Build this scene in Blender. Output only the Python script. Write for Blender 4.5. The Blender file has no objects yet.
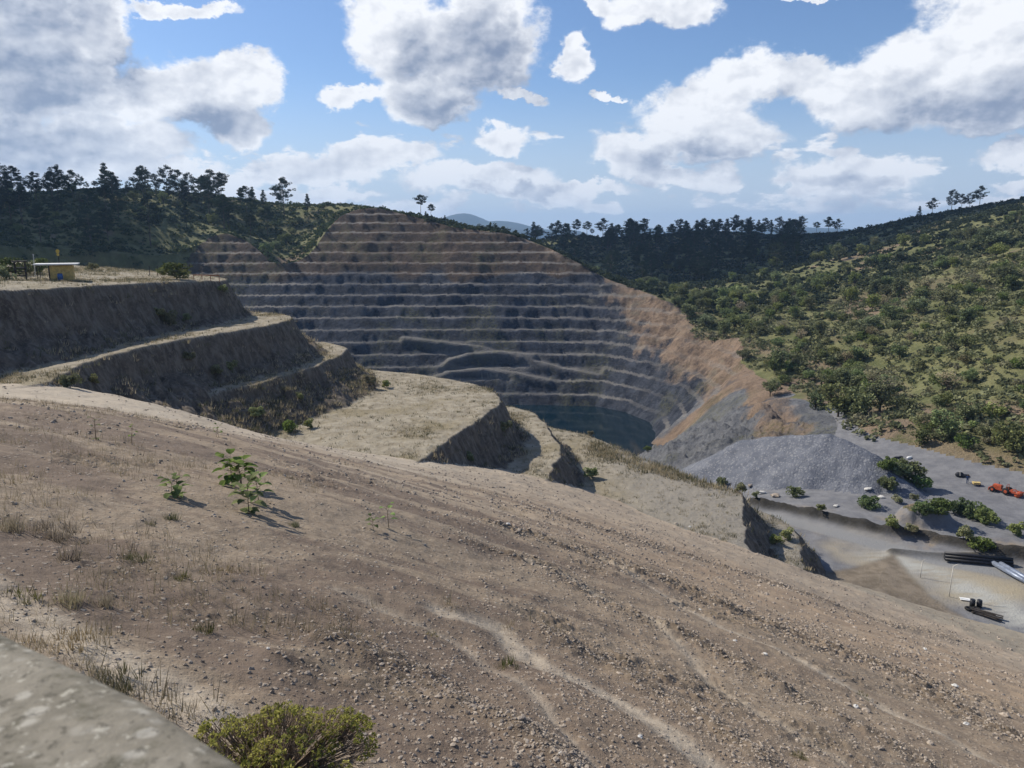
import bpy, math, random
import numpy as np

# ------------------------------------------------------------------ camera, sky, sun, exposure
SC = bpy.context.scene
COL = SC.collection
F_PX, PITCH = 770.0, math.radians(10.95)
SUN_AZ, SUN_EL = math.radians(58.0), math.radians(40.0)      # azimuth counted from +Y towards -X
EXPOSURE = 0.22
SUN_STRENGTH, SKY_STRENGTH = 5.0, 0.083
HAZE_DENSITY = 0.00011

cam_d = bpy.data.cameras.new('camera')
cam_d.sensor_width = 36.0
cam_d.lens = F_PX / 1024.0 * 36.0
cam_d.clip_start = 0.05
cam_d.clip_end = 30000.0
cam_d.dof.use_dof = True
cam_d.dof.focus_distance = 60.0
cam_d.dof.aperture_fstop = 12.0
cam = bpy.data.objects.new('camera', cam_d)
COL.objects.link(cam)
cam.location = (0, 0, 0)
cam.rotation_euler = (math.pi / 2 - PITCH, 0, 0)
SC.camera = cam
SC.view_settings.view_transform = 'Standard'
SC.view_settings.look = 'None'
SC.view_settings.gamma = 1.0
SC.view_settings.exposure = EXPOSURE
SC.view_settings.use_curve_mapping = False
SC.render.engine = 'CYCLES'
SC.cycles.max_bounces = 5
SC.cycles.diffuse_bounces = 2
SC.cycles.glossy_bounces = 2
SC.cycles.transmission_bounces = 3
SC.cycles.transparent_max_bounces = 6
SC.cycles.volume_bounces = 0
SC.cycles.use_denoising = True
SC.cycles.caustics_reflective = False
SC.cycles.caustics_refractive = False


def ray(px, py):
    a = (px - 512.0) / F_PX
    b = (py - 384.0) / F_PX
    return np.array([a, math.cos(PITCH) - math.sin(PITCH) * b, -(math.sin(PITCH) + math.cos(PITCH) * b)])


def at_y(px, py, Y):
    r = ray(px, py)
    return r * (Y / r[1])


class NT:
    """tiny helper round a node tree"""
    def __init__(self, tree):
        self.t = tree
        self.t.nodes.clear()

    def n(self, kind, **kw):
        nd = self.t.nodes.new(kind)
        for k, v in kw.items():
            setattr(nd, k, v)
        return nd

    def link(self, a, b):
        self.t.links.new(a, b)

    def put(self, sock, v):
        if isinstance(v, bpy.types.NodeSocket):
            self.t.links.new(v, sock)
        else:
            sock.default_value = v

    def m(self, op, a, b=None, c=None, clamp=False):
        nd = self.n('ShaderNodeMath', operation=op, use_clamp=clamp)
        self.put(nd.inputs[0], a)
        if b is not None:
            self.put(nd.inputs[1], b)
        if c is not None:
            self.put(nd.inputs[2], c)
        return nd.outputs[0]

    def vm(self, op, a, b=None, c=None):
        nd = self.n('ShaderNodeVectorMath', operation=op)
        self.put(nd.inputs[0], a)
        if b is not None:
            self.put(nd.inputs[1], b)
        if c is not None:
            self.put(nd.inputs[2], c)
        return nd.outputs['Value'] if op in ('LENGTH', 'DOT_PRODUCT', 'DISTANCE') else nd.outputs[0]

    def mix(self, f, a, b, kind='MIX'):
        nd = self.n('ShaderNodeMix', data_type='RGBA', blend_type=kind)
        self.put(nd.inputs[0], f)
        self.put(nd.inputs[6], a if isinstance(a, bpy.types.NodeSocket) else (*a, 1.0))
        self.put(nd.inputs[7], b if isinstance(b, bpy.types.NodeSocket) else (*b, 1.0))
        return nd.outputs[2]

    def ramp(self, v, lo, hi, a=0.0, b=1.0, smooth=True):
        nd = self.n('ShaderNodeMapRange', interpolation_type='SMOOTHSTEP' if smooth else 'LINEAR')
        self.put(nd.inputs[0], v)
        nd.inputs[1].default_value = lo
        nd.inputs[2].default_value = hi
        nd.inputs[3].default_value = a
        nd.inputs[4].default_value = b
        return nd.outputs[0]

    def noise(self, vec, scale, detail=4.0, rough=0.55, dist=0.0, color=False):
        nd = self.n('ShaderNodeTexNoise')
        self.put(nd.inputs['Vector'], vec)
        nd.inputs['Scale'].default_value = scale
        nd.inputs['Detail'].default_value = detail
        nd.inputs['Roughness'].default_value = rough
        nd.inputs['Distortion'].default_value = dist
        return nd.outputs['Color' if color else 'Fac']

    def voro(self, vec, scale, out='Distance', rnd=1.0):
        nd = self.n('ShaderNodeTexVoronoi')
        self.put(nd.inputs['Vector'], vec)
        nd.inputs['Scale'].default_value = scale
        nd.inputs['Randomness'].default_value = rnd
        return nd.outputs[out]

    def attr(self, name):
        return self.n('ShaderNodeAttribute', attribute_name=name).outputs['Fac']

    def bump(self, h, strength=0.5, dist=0.1, normal=None):
        nd = self.n('ShaderNodeBump')
        nd.inputs['Strength'].default_value = strength
        nd.inputs['Distance'].default_value = dist
        self.link(h, nd.inputs['Height'])
        if normal is not None:
            self.link(normal, nd.inputs['Normal'])
        return nd.outputs[0]


# ---- sky: Nishita air with fair-weather cumulus in world directions
def px_dir(px, py):
    r = ray(px, py)
    return math.atan2(r[0], r[1]), math.atan2(r[2], math.hypot(r[0], r[1]))


CLOUDS = [  # photo-calibrated centre, half sizes (all become azimuth / elevation)
    (15, 55, 88, 72), (5, 150, 60, 22), (95, 25, 30, 40), (180, 92, 68, 32), (240, 82, 40, 24), (235, 125, 34, 22), (110, 135, 60, 26),
    (180, 3, 48, 8), (395, 25, 48, 46), (352, 92, 34, 11), (475, 45, 66, 52), (425, 98, 52, 24), (572, 57, 20, 20), (650, 0, 50, 20), (600, 0, 22, 10),
    (515, 97, 26, 6), (612, 92, 18, 4), (500, 140, 32, 14), (385, 158, 50, 12), (480, 178, 80, 16), (340, 172, 40, 13), (90, 165, 110, 13),
    (560, 192, 70, 9), (300, 194, 90, 9), (755, 78, 52, 28), (700, 110, 60, 30), (628, 150, 46, 22), (715, 140, 62, 26), (650, 174, 50, 10), (805, 70, 18, 16),
    (860, 90, 56, 30), (925, 70, 66, 34), (1000, 30, 64, 52), (1000, 95, 90, 28), (850, 178, 66, 20), (810, 184, 34, 8), (1015, 148, 32, 13), (1024, 180, 22, 8),
    (820, 0, 34, 3), (30, 190, 60, 10),
]
SHADES = [
    (10, 40, 105, 100), (0, 150, 75, 26), (222, 122, 34, 20), (485, 55, 64, 46), (440, 104, 50, 16),
    (700, 158, 80, 13), (985, 108, 100, 22), (870, 188, 60, 8), (500, 192, 60, 5),
]


def make_world():
    w = bpy.data.worlds.new('World')
    SC.world = w
    w.use_nodes = True
    t = NT(w.node_tree)
    out = t.n('ShaderNodeOutputWorld')
    bg = t.n('ShaderNodeBackground')
    t.link(bg.outputs[0], out.inputs[0])
    sky = t.n('ShaderNodeTexSky', sky_type='NISHITA')
    sky.sun_disc = False
    sky.sun_elevation = SUN_EL
    sky.sun_rotation = -SUN_AZ
    sky.altitude = 600.0
    sky.air_density = 1.0
    sky.dust_density = 0.6
    sky.ozone_density = 1.4
    bg.inputs[1].default_value = SKY_STRENGTH
    co = t.n('ShaderNodeTexCoord').outputs['Generated']
    sp = t.n('ShaderNodeSeparateXYZ')
    t.link(co, sp.inputs[0])
    az = t.m('ARCTAN2', sp.outputs[0], sp.outputs[1])
    el = t.m('ARCSINE', sp.outputs[2])
    cb = t.n('ShaderNodeCombineXYZ')
    t.link(az, cb.inputs[0])
    t.link(el, cb.inputs[1])
    p0 = cb.outputs[0]
    stretched = t.vm('MULTIPLY', p0, (1.0, 1.35, 1.0))
    warp = t.vm('SUBTRACT', t.noise(stretched, 11.0, 8.0, 0.62, color=True), (0.5, 0.5, 0.5))
    p = t.vm('MULTIPLY_ADD', warp, (0.095, 0.075, 0.0), p0)
    warp2 = t.vm('SUBTRACT', t.noise(stretched, 42.0, 5.0, 0.6, color=True), (0.5, 0.5, 0.5))
    p = t.vm('MULTIPLY_ADD', warp2, (0.020, 0.018, 0.0), p)

    def chain(lst, pos):
        cur = None
        for (cx, cy, rx, ry) in lst:
            a, e = px_dir(cx, cy)
            ir = (F_PX / rx, F_PX / ry, 0.0)
            q = t.vm('MULTIPLY_ADD', pos, ir, (-a * ir[0], -e * ir[1], 0.0))
            ln = t.vm('LENGTH', q)
            cur = ln if cur is None else t.m('SMOOTH_MIN', cur, ln, 0.18)
        return cur

    d = chain(CLOUDS, p)
    s = chain(SHADES, p)
    d_up = chain(CLOUDS, t.vm('ADD', p, (-0.022, 0.036, 0.0)))
    # clouds of the rest of the sky, outside the photograph
    rest = t.noise(t.vm('MULTIPLY', co, (1.0, 1.0, 2.2)), 2.6, 4.0, 0.5)
    away = t.m('MAXIMUM', t.ramp(el, 0.30, 0.42), t.ramp(t.m('ABSOLUTE', az), 0.72, 0.85))
    rest_d = t.ramp(rest, 0.50, 0.72, 1.6, 0.3, smooth=False)
    d = t.m('ADD', t.m('MULTIPLY', d, t.m('SUBTRACT', 1.0, away)), t.m('MULTIPLY', rest_d, away))
    # small fair-weather puffs strung along the horizon
    puff = t.noise(t.vm('MULTIPLY', p0, (1.0, 2.6, 1.0)), 9.0, 7.0, 0.56)
    band = t.m('MULTIPLY', t.ramp(el, 0.004, 0.03), t.ramp(el, 0.20, 0.09))
    d = t.m('MINIMUM', d, t.m('SUBTRACT', 2.05, t.m('MULTIPLY', band, t.ramp(puff, 0.38, 0.62, 0.35, 1.6, False))))
    n1 = t.noise(stretched, 13.0, 8.0, 0.60)
    n3 = t.noise(stretched, 11.0, 4.0, 0.5)
    n2 = t.noise(t.vm('ADD', stretched, (-0.009, 0.018, 0.0)), 11.0, 4.0, 0.5)
    D = t.m('ADD', t.m('SUBTRACT', 1.0, d), t.m('MULTIPLY', t.m('SUBTRACT', n1, 0.5), 1.25))
    alpha = t.m('POWER', t.ramp(D, -0.12, 0.20), 1.2)
    thick = t.ramp(D, 0.05, 0.95)
    m1 = t.noise(stretched, 30.0, 5.0, 0.55)
    m2 = t.noise(t.vm('ADD', stretched, (-0.005, 0.008, 0.0)), 30.0, 5.0, 0.55)
    emboss = t.m('ADD', t.m('MULTIPLY', t.m('SUBTRACT', n3, n2), 1.9), t.m('MULTIPLY', t.m('SUBTRACT', m1, m2), 0.8))
    under = t.ramp(t.m('ADD', t.m('SUBTRACT', d, d_up), t.m('MULTIPLY', t.m('SUBTRACT', n3, 0.5), 0.9)), -0.18, 0.75)
    core = t.ramp(t.m('SUBTRACT', s, t.m('MULTIPLY', t.m('SUBTRACT', n3, 0.5), 0.7)), 1.75, 0.10)
    core = t.m('MULTIPLY', core, t.m('MAXIMUM', t.ramp(D, 0.0, 0.45), under))
    shade = t.m('ADD', t.m('MULTIPLY', core, 0.74), t.m('ADD', t.m('MULTIPLY', under, 0.50), t.m('MULTIPLY', thick, 0.10)))
    lit = t.m('ADD', t.m('SUBTRACT', 1.0, t.m('MULTIPLY', shade, 0.86)), emboss, clamp=False)
    lit = t.m('MINIMUM', t.m('SMOOTH_MAX', lit, 0.06, 0.22), 1.12)
    ccol = t.mix(lit, (2.0, 2.7, 4.2), (10.6, 10.8, 11.2))
    low = t.ramp(el, 0.0, 0.20, 1.0, 0.0)
    base = t.mix(t.m('MULTIPLY', low, 0.85), t.mix(1.0, sky.outputs[0], (0.92, 1.06, 1.28), 'MULTIPLY'), (6.1, 7.1, 8.8))
    ccol = t.mix(t.m('MULTIPLY', low, 0.30), ccol, (6.6, 7.4, 9.0))
    up = t.ramp(el, -0.02, 0.0)
    fin = t.mix(t.m('MULTIPLY', alpha, t.m('MULTIPLY', up, 0.97)), base, ccol)
    t.link(fin, bg.inputs[0])


make_world()
sun_d = bpy.data.lights.new('sun', 'SUN')
sun_d.energy = SUN_STRENGTH
sun_d.angle = math.radians(0.53)
sun_d.color = (1.0, 0.92, 0.79)
sun = bpy.data.objects.new('sun', sun_d)
COL.objects.link(sun)
sun.rotation_euler = (math.pi / 2 - SUN_EL, 0.0, SUN_AZ + math.pi)
# a sun lamp shines along its local -Z; tilted by the zenith angle about X then turned about Z
SUN_DIR = np.array([-math.sin(SUN_AZ) * math.cos(SUN_EL), math.cos(SUN_AZ) * math.cos(SUN_EL), math.sin(SUN_EL)])
from mathutils import Vector
sun.rotation_euler = Vector(SUN_DIR).to_track_quat('Z', 'Y').to_euler()
sun.location = (-60, 30, 80)

# ------------------------------------------------------------------ general helpers
RNG = np.random.default_rng(7)
random.seed(7)


def tag(o, label=None, cat=None, group=None, kind=None):
    if label:
        o['label'] = label
    if cat:
        o['category'] = cat
    if group:
        o['group'] = group
    if kind:
        o['kind'] = kind
    return o


def mesh_np(name, V, F, mat=None, smooth=False, attrs=None):
    V = np.ascontiguousarray(V, dtype=np.float32)
    F = np.ascontiguousarray(F, dtype=np.int32)
    me = bpy.data.meshes.new(name)
    k = F.shape[1]
    me.vertices.add(len(V))
    me.vertices.foreach_set('co', V.ravel())
    me.loops.add(F.size)
    me.loops.foreach_set('vertex_index', F.ravel())
    me.polygons.add(len(F))
    me.polygons.foreach_set('loop_start', np.arange(0, F.size, k, dtype=np.int32))
    me.polygons.foreach_set('loop_total', np.full(len(F), k, dtype=np.int32))
    me.polygons.foreach_set('use_smooth', np.full(len(F), smooth, dtype=bool))
    for an, av in (attrs or {}).items():
        a = me.attributes.new(an, 'FLOAT', 'POINT')
        a.data.foreach_set('value', np.ascontiguousarray(av, dtype=np.float32))
    me.update(calc_edges=True)
    if mat:
        me.materials.append(mat)
    return me


def link(name, me, parent=None, loc=None, rz=0.0, sc=None):
    o = bpy.data.objects.new(name, me)
    COL.objects.link(o)
    if parent:
        o.parent = parent
    if loc is not None:
        o.location = tuple(float(v) for v in loc)
    o.rotation_euler = (0, 0, rz)
    if sc is not None:
        o.scale = (sc, sc, sc) if np.isscalar(sc) else tuple(sc)
    return o


def hash2(ix, iy, seed):
    h = (ix.astype(np.int64) * 374761393 + iy.astype(np.int64) * 668265263 + seed * 2147483647) & 0xFFFFFFFF
    h = ((h ^ (h >> 13)) * 1274126177) & 0xFFFFFFFF
    h = h ^ (h >> 16)
    return (h & 0xFFFF).astype(np.float32) / 32767.5 - 1.0


def vnoise(x, y, seed):
    x0 = np.floor(x)
    y0 = np.floor(y)
    fx = (x - x0).astype(np.float32)
    fy = (y - y0).astype(np.float32)
    ix = x0.astype(np.int64)
    iy = y0.astype(np.int64)
    u = fx * fx * fx * (fx * (fx * 6 - 15) + 10)
    v = fy * fy * fy * (fy * (fy * 6 - 15) + 10)
    a = hash2(ix, iy, seed)
    b = hash2(ix + 1, iy, seed)
    c = hash2(ix, iy + 1, seed)
    d = hash2(ix + 1, iy + 1, seed)
    return a + (b - a) * u + (c - a) * v + (a - b - c + d) * u * v


def fbm(x, y, wl, octs=4, seed=0, gain=0.5):
    s = 0.0
    a = 1.0
    tot = 0.0
    f = 1.0 / wl
    for k in range(octs):
        ca, sa = math.cos(0.6 + k), math.sin(0.6 + k)
        s = s + a * vnoise((x * ca - y * sa) * f + 17.3 * k, (x * sa + y * ca) * f - 9.1 * k, seed * 31 + k)
        tot += a
        a *= gain
        f *= 2.03
    return s / tot


class TPS:
    def __init__(self, pts, scale=100.0, smooth=0.0):
        P = np.array(pts, float)
        self.s = scale
        self.c = P[:, :2] / scale
        n = len(P)
        A = np.zeros((n + 3, n + 3))
        A[:n, :n] = self.k(np.hypot(self.c[:, None, 0] - self.c[None, :, 0], self.c[:, None, 1] - self.c[None, :, 1]))
        A[:n, :n] += np.eye(n) * smooth
        A[:n, n] = 1
        A[:n, n + 1:] = self.c
        A[n, :n] = 1
        A[n + 1:, :n] = self.c.T
        self.w = np.linalg.solve(A, np.concatenate([P[:, 2], np.zeros(3)]))

    @staticmethod
    def k(r):
        return np.where(r > 1e-9, r * r * np.log(np.maximum(r, 1e-9)), 0.0)

    def __call__(self, X, Y):
        x = X / self.s
        y = Y / self.s
        n = len(self.c)
        z = self.w[n] + self.w[n + 1] * x + self.w[n + 2] * y
        for i in range(n):
            z = z + self.w[i] * self.k(np.hypot(x - self.c[i, 0], y - self.c[i, 1]))
        return z


def seg_dist(X, Y, a, b):
    dx, dy = b[0] - a[0], b[1] - a[1]
    L = dx * dx + dy * dy
    t = np.clip(((X - a[0]) * dx + (Y - a[1]) * dy) / L, 0, 1)
    return np.hypot(X - a[0] - t * dx, Y - a[1] - t * dy), t


def poly_sd(X, Y, P):
    """distance outside the polygon (negative inside)"""
    d = np.full(np.shape(X), 1e9)
    ins = np.zeros(np.shape(X), bool)
    n = len(P)
    for i in range(n):
        a, b = P[i], P[(i + 1) % n]
        d = np.minimum(d, seg_dist(X, Y, a, b)[0])
        cond = ((a[1] > Y) != (b[1] > Y))
        if a[1] != b[1]:
            xi = a[0] + (Y - a[1]) / (b[1] - a[1]) * (b[0] - a[0])
            ins ^= cond & (X < xi)
    return np.where(ins, -d, d)


def line_dist(X, Y, P):
    d = np.full(np.shape(X), 1e9)
    for a, b in zip(P[:-1], P[1:]):
        d = np.minimum(d, seg_dist(X, Y, a, b)[0])
    return d


def sstep(x, a, b):
    t = np.clip((x - a) / (b - a), 0, 1)
    return t * t * (3 - 2 * t)


def smooth_poly(P, it=2):
    P = [np.array(p, float) for p in P]
    for _ in range(it):
        Q = [P[0]]
        for a, b in zip(P[:-1], P[1:]):
            Q += [a * .75 + b * .25, a * .25 + b * .75]
        Q.append(P[-1])
        P = Q
    return [tuple(p) for p in P]


# ------------------------------------------------------------------ the lie of the land
WATER_Z = -70.0
NP = []


def npt(px, py, Y):
    r = at_y(px, py, Y)
    NP.append((r[0], r[1], r[2]))


for a in [(1000, 400, 160), (1000, 350, 188), (1000, 300, 240), (1000, 260, 300), (1000, 234, 370), (1000, 212, 450), (1000, 440, 146),
          (900, 400, 182), (900, 350, 228), (900, 300, 300), (900, 260, 400), (900, 240, 500), (900, 223, 580),
          (820, 350, 255), (800, 300, 350), (800, 270, 450), (800, 247, 640), (790, 238, 760),
          (700, 300, 410), (655, 285, 520), (640, 262, 640), (620, 238, 800), (700, 233, 830), (560, 238, 760), (660, 240, 760),
          (700, 345, 300), (652, 302, 335), (602, 277, 375), (560, 257, 402), (525, 241, 420), (480, 229, 420), (440, 222, 415), (400, 211, 412), (370, 207, 410), (340, 216, 408),
          (310, 245, 405), (280, 272, 385), (255, 245, 400), (230, 231, 400), (205, 238, 395), (230, 233, 375), (210, 238, 375), (250, 240, 380), (185, 254, 385), (500, 233, 398), (480, 230, 402), (460, 227, 404), (525, 240, 400), (550, 250, 388), (580, 264, 372), (340, 214, 398), (370, 207, 398), (400, 211, 400), (160, 262, 365),
          (290, 240, 440), (300, 216, 470), (250, 203, 480), (200, 195, 470), (150, 192, 465), (100, 191, 460), (30, 195, 455), (-60, 195, 450), (340, 205, 480),
          (100, 230, 370), (30, 230, 360), (160, 225, 400), (220, 222, 430), (100, 262, 270), (30, 258, 250), (-60, 258, 200), (-60, 225, 330)]:
    npt(*a)
NP += [(60, 88, -43), (66, 100, -42.6), (48, 110, -43), (48, 96, -43.4), (62, 119, -42), (92, 116, -42), (86, 126, -42), (80, 133, -42), (76, 143, -42), (82, 151, -38.3), (87, 140, -38.3), (93, 132, -38), (100, 121, -38), (110, 105, -38), (120, 135, -33), (68, 160, -42), (74, 175, -42), (73, 200, -43), (78, 232, -44.5),
       (72, 243, -46.5), (62, 246, -56), (52, 249, -69), (60, 205, -50), (46, 172, -50), (58, 148, -45), (40, 205, -58), (30, 232, -70), (18, 185, -60), (0, 185, -62), (40, 140, -47), (20, 140, -52), (35, 120, -44),
       (110, 70, -44), (150, 90, -40), (60, 60, -46), (70, 30, -50), (200, 150, -15), (250, 60, -20), (30, 20, -60),
       (-40, 100, -24), (-20, 105, -31), (0, 110, -37), (18, 105, -42), (-40, 150, -30), (-20, 150, -42), (-60, 150, -14), (-90, 165, -9), (-130, 180, -8), (-90, 130, -12), (-70, 90, -14), (-120, 100, -8), (-50, 60, -18), (-100, 40, -8), (-30, 50, -26), (-10, 50, -34),
       (-60, 200, -24), (-100, 230, -22), (-150, 260, -14), (-40, 230, -60),
       (78, 285, -43), (90, 260, -43), (100, 230, -42), (95, 200, -42),
       (0, 600, -30), (-100, 620, -25), (-300, 600, 0), (300, 800, 0), (450, 700, 20), (600, 500, 40), (400, 250, 10), (-400, 300, 10), (-400, 100, 0), (-600, 500, 10),
       (0, 1100, -70), (-600, 1100, -60), (700, 1100, -40), (0, 1800, -110), (1500, 1500, -80), (-1500, 1500, -90), (1500, 0, -40), (-1500, 0, -40), (0, -800, -40), (800, -700, -60), (-800, -700, -30), (-60, -60, -6), (60, -60, -30), (0, -200, -20),
       (0, 3000, -130), (2800, 2800, -130), (-2800, 2800, -130), (3000, -2500, -130), (-3000, -2500, -130)]
NAT = TPS(NP, 200.0, 0.002)

FG = TPS([(-42.5, 71.1, -13.9), (-38.8, 84.1, -20.2), (-30, 84, -22.3), (-10.2, 80.2, -24), (4.1, 92, -30), (26.9, 82, -35), (34.2, 85.5, -39), (41.3, 87.7, -42), (54.8, 75.8, -42.3), (-24, 86, -24.2), (15, 86, -32.5),
          (0, 0, -3.4), (0, 7.3, -5.6), (-5.8, 8.1, -4.3), (8, 12, -9.6), (-8.2, 23, -7.5), (0, 30, -12.0), (15, 30, -17.3), (30, 40, -25.2), (-20, 30, -6.6), (-27, 45, -9.9), (-10, 50, -15.2), (-23, 34, -7.2), (10, 55, -22.8), (30, 62, -32.0), (-60, 40, -10.5), (-80, 20, -6.5), (-62, 72, -16), (-25, 68, -17.4), (-38, 60, -12.6), (5, 75, -26.2), (48, 62, -38.0),
          (-20, 0, -1.5), (20, 0, -9), (60, 30, -33), (50, 0, -20), (-50, -30, 2), (30, -40, -10), (75, 60, -43), (90, 80, -46),
          (-30, 110, -32), (10, 120, -40), (50, 110, -54)], 50.0, 0.0005)

SL = dict(A=1.85, B=1.85, C=1.85, D=1.7, E=1.5, F=1.08, G=1.05)
HT = dict(A=7.0, B=6.6, C=5.8, D=7.2, E=5.4, F=20.0, G=20.0)
BACK = [(-75, 140), (-110, 147), (-220, 150), (-220, 20)]
SPUR = [
    ('A', [(-95, 24), (-68, 46), (-56.5, 66), (-53.5, 80), (-52.5, 92), (-51.0, 104), (-48, 114), (-45.3, 122), (-47, 129), (-55, 134), (-68, 138)], None),
    ('B', [(-52, 40), (-44, 56), (-42.3, 68), (-44.2, 77.4), (-44.7, 84.8), (-43.6, 91.9), (-40.9, 100.3), (-37.3, 109.2), (-35, 118.3), (-35.1, 123.5), (-38.9, 130), (-50, 136)], -13.0),
    ('C', [(-45, 40), (-40, 72), (-38.8, 84.1), (-38.2, 88), (-34.9, 96.9), (-30.9, 105.5), (-28.2, 117.8), (-27.3, 127), (-30.3, 134.5), (-36, 139), (-50, 141)], -19.0),
    ('D', [(-22, 40), (-13, 70), (-10.2, 80.2), (-8.4, 86.7), (-5.4, 96.3), (-2.4, 108.1), (-1.7, 116), (-5.2, 123.2), (-12.4, 130.4), (-22, 136.5), (-36, 141), (-50, 143)], -24.0),
    ('E', [(-5, 40), (1, 75), (4.1, 92), (5.7, 98.4), (6.9, 108.3), (6.3, 118.4), (3.9, 127.4), (1.4, 132.7), (-8, 139), (-22, 144), (-50, 146)], -30.0),
    ('F', [(15, 40), (24, 70), (26.9, 82), (27.8, 88), (30.4, 98.7), (31, 102), (27, 105), (20.1, 116.4), (15.2, 128.3), (8.8, 136.6), (-4, 145), (-22, 149), (-50, 150)], -34.6),
    ('G', [(22, 40), (31, 72), (34.2, 85.5), (37.0, 93), (38.1, 98.1), (37.4, 101.8), (35.5, 107), (28, 119), (20, 132), (10, 144), (-4, 151), (-50, 156)], -39.2),
]
SPUR = [(n, smooth_poly(p, 2) + BACK, z) for n, p, z in SPUR]
FLOOR = [(-150, 312), (-40, 316), (32, 313), (43, 303), (49, 285), (51, 262), (45, 246), (0, 232), (-100, 245), (-150, 285)]
HEAP_RIDGE = [(47, 150), (53, 143), (58.5, 137), (63, 130), (66, 123)]
HEAP_Z = [-40.5, -37.6, -35.9, -37.6, -40.8]
def pxl(pts, z):
    out = []
    for a, b in pts:
        r = ray(a, b)
        out.append((r[0] * z / r[2], r[1] * z / r[2]))
    return out


YZ = -42.4
ROAD = pxl([(765, 508), (824, 525), (880, 540), (940, 556), (1024, 572), (1100, 585)], YZ)
BERM = pxl([(750, 497), (768, 502), (824, 517), (873, 529), (922, 538), (972, 549), (1024, 559), (1100, 570)], YZ)
BERM2 = pxl([(893, 548), (945, 554), (1024, 558), (1100, 560)], YZ)
ROAD2 = pxl([(880, 552), (930, 566), (975, 586), (1040, 618)], YZ)
TOE = pxl([(893, 552), (910, 570), (933, 591), (961, 605), (990, 622)], YZ)
MOUND = pxl([(932, 525)], YZ)[0]
FOOT = pxl([(800, 512), (850, 524), (900, 532), (1000, 550)], YZ)


def wall_pt(px, py):
    r = ray(px, py)
    k = r[2] / r[1]
    Y = (71 + 0.865 * 313) / (0.865 - k)
    return (r[0] / r[1] * Y, Y, k * Y)


RAMPS = [[wall_pt(*p) for p in L] for L in (
    [(405, 337), (440, 341), (478, 346), (520, 356), (565, 368), (598, 374)],
    [(440, 366), (452, 358), (470, 353), (500, 351), (532, 354)],
    [(415, 382), (450, 371), (482, 368), (515, 372), (548, 379)],
)]


def fg_hit(px, py):
    r = ray(px, py)
    t = np.linspace(3, 120, 600)
    z = FG(r[0] * t, r[1] * t)
    below = np.nonzero(r[2] * t < z)[0]
    i = below[0] if len(below) else -1
    return (r[0] * t[i], r[1] * t[i])


TRACKS = [[fg_hit(*p) for p in L] for L in (
    [(440, 612), (500, 628), (545, 668), (610, 700), (680, 735), (740, 768)],
    [(520, 560), (580, 585), (650, 622), (720, 680), (800, 735), (860, 768)],
    [(330, 590), (450, 640), (520, 700), (600, 768)],
    [(600, 560), (720, 625), (860, 690), (1010, 768)],
)]
PALE_STRIP = [fg_hit(*p) for p in [(-60, 560), (0, 597), (60, 632), (120, 668), (190, 712), (260, 760)]]
WINDROWS = [[fg_hit(*p) for p in L] for L in (
    [(470, 545), (540, 566), (620, 610), (700, 645), (800, 700), (930, 768)],
    [(500, 530), (640, 575), (760, 620), (900, 670), (1020, 740)],
    [(560, 640), (640, 680), (720, 730), (780, 768)],
    [(330, 640), (420, 680), (520, 740), (560, 768)],
    [(560, 520), (700, 560), (830, 605), (960, 640)],
)]


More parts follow.
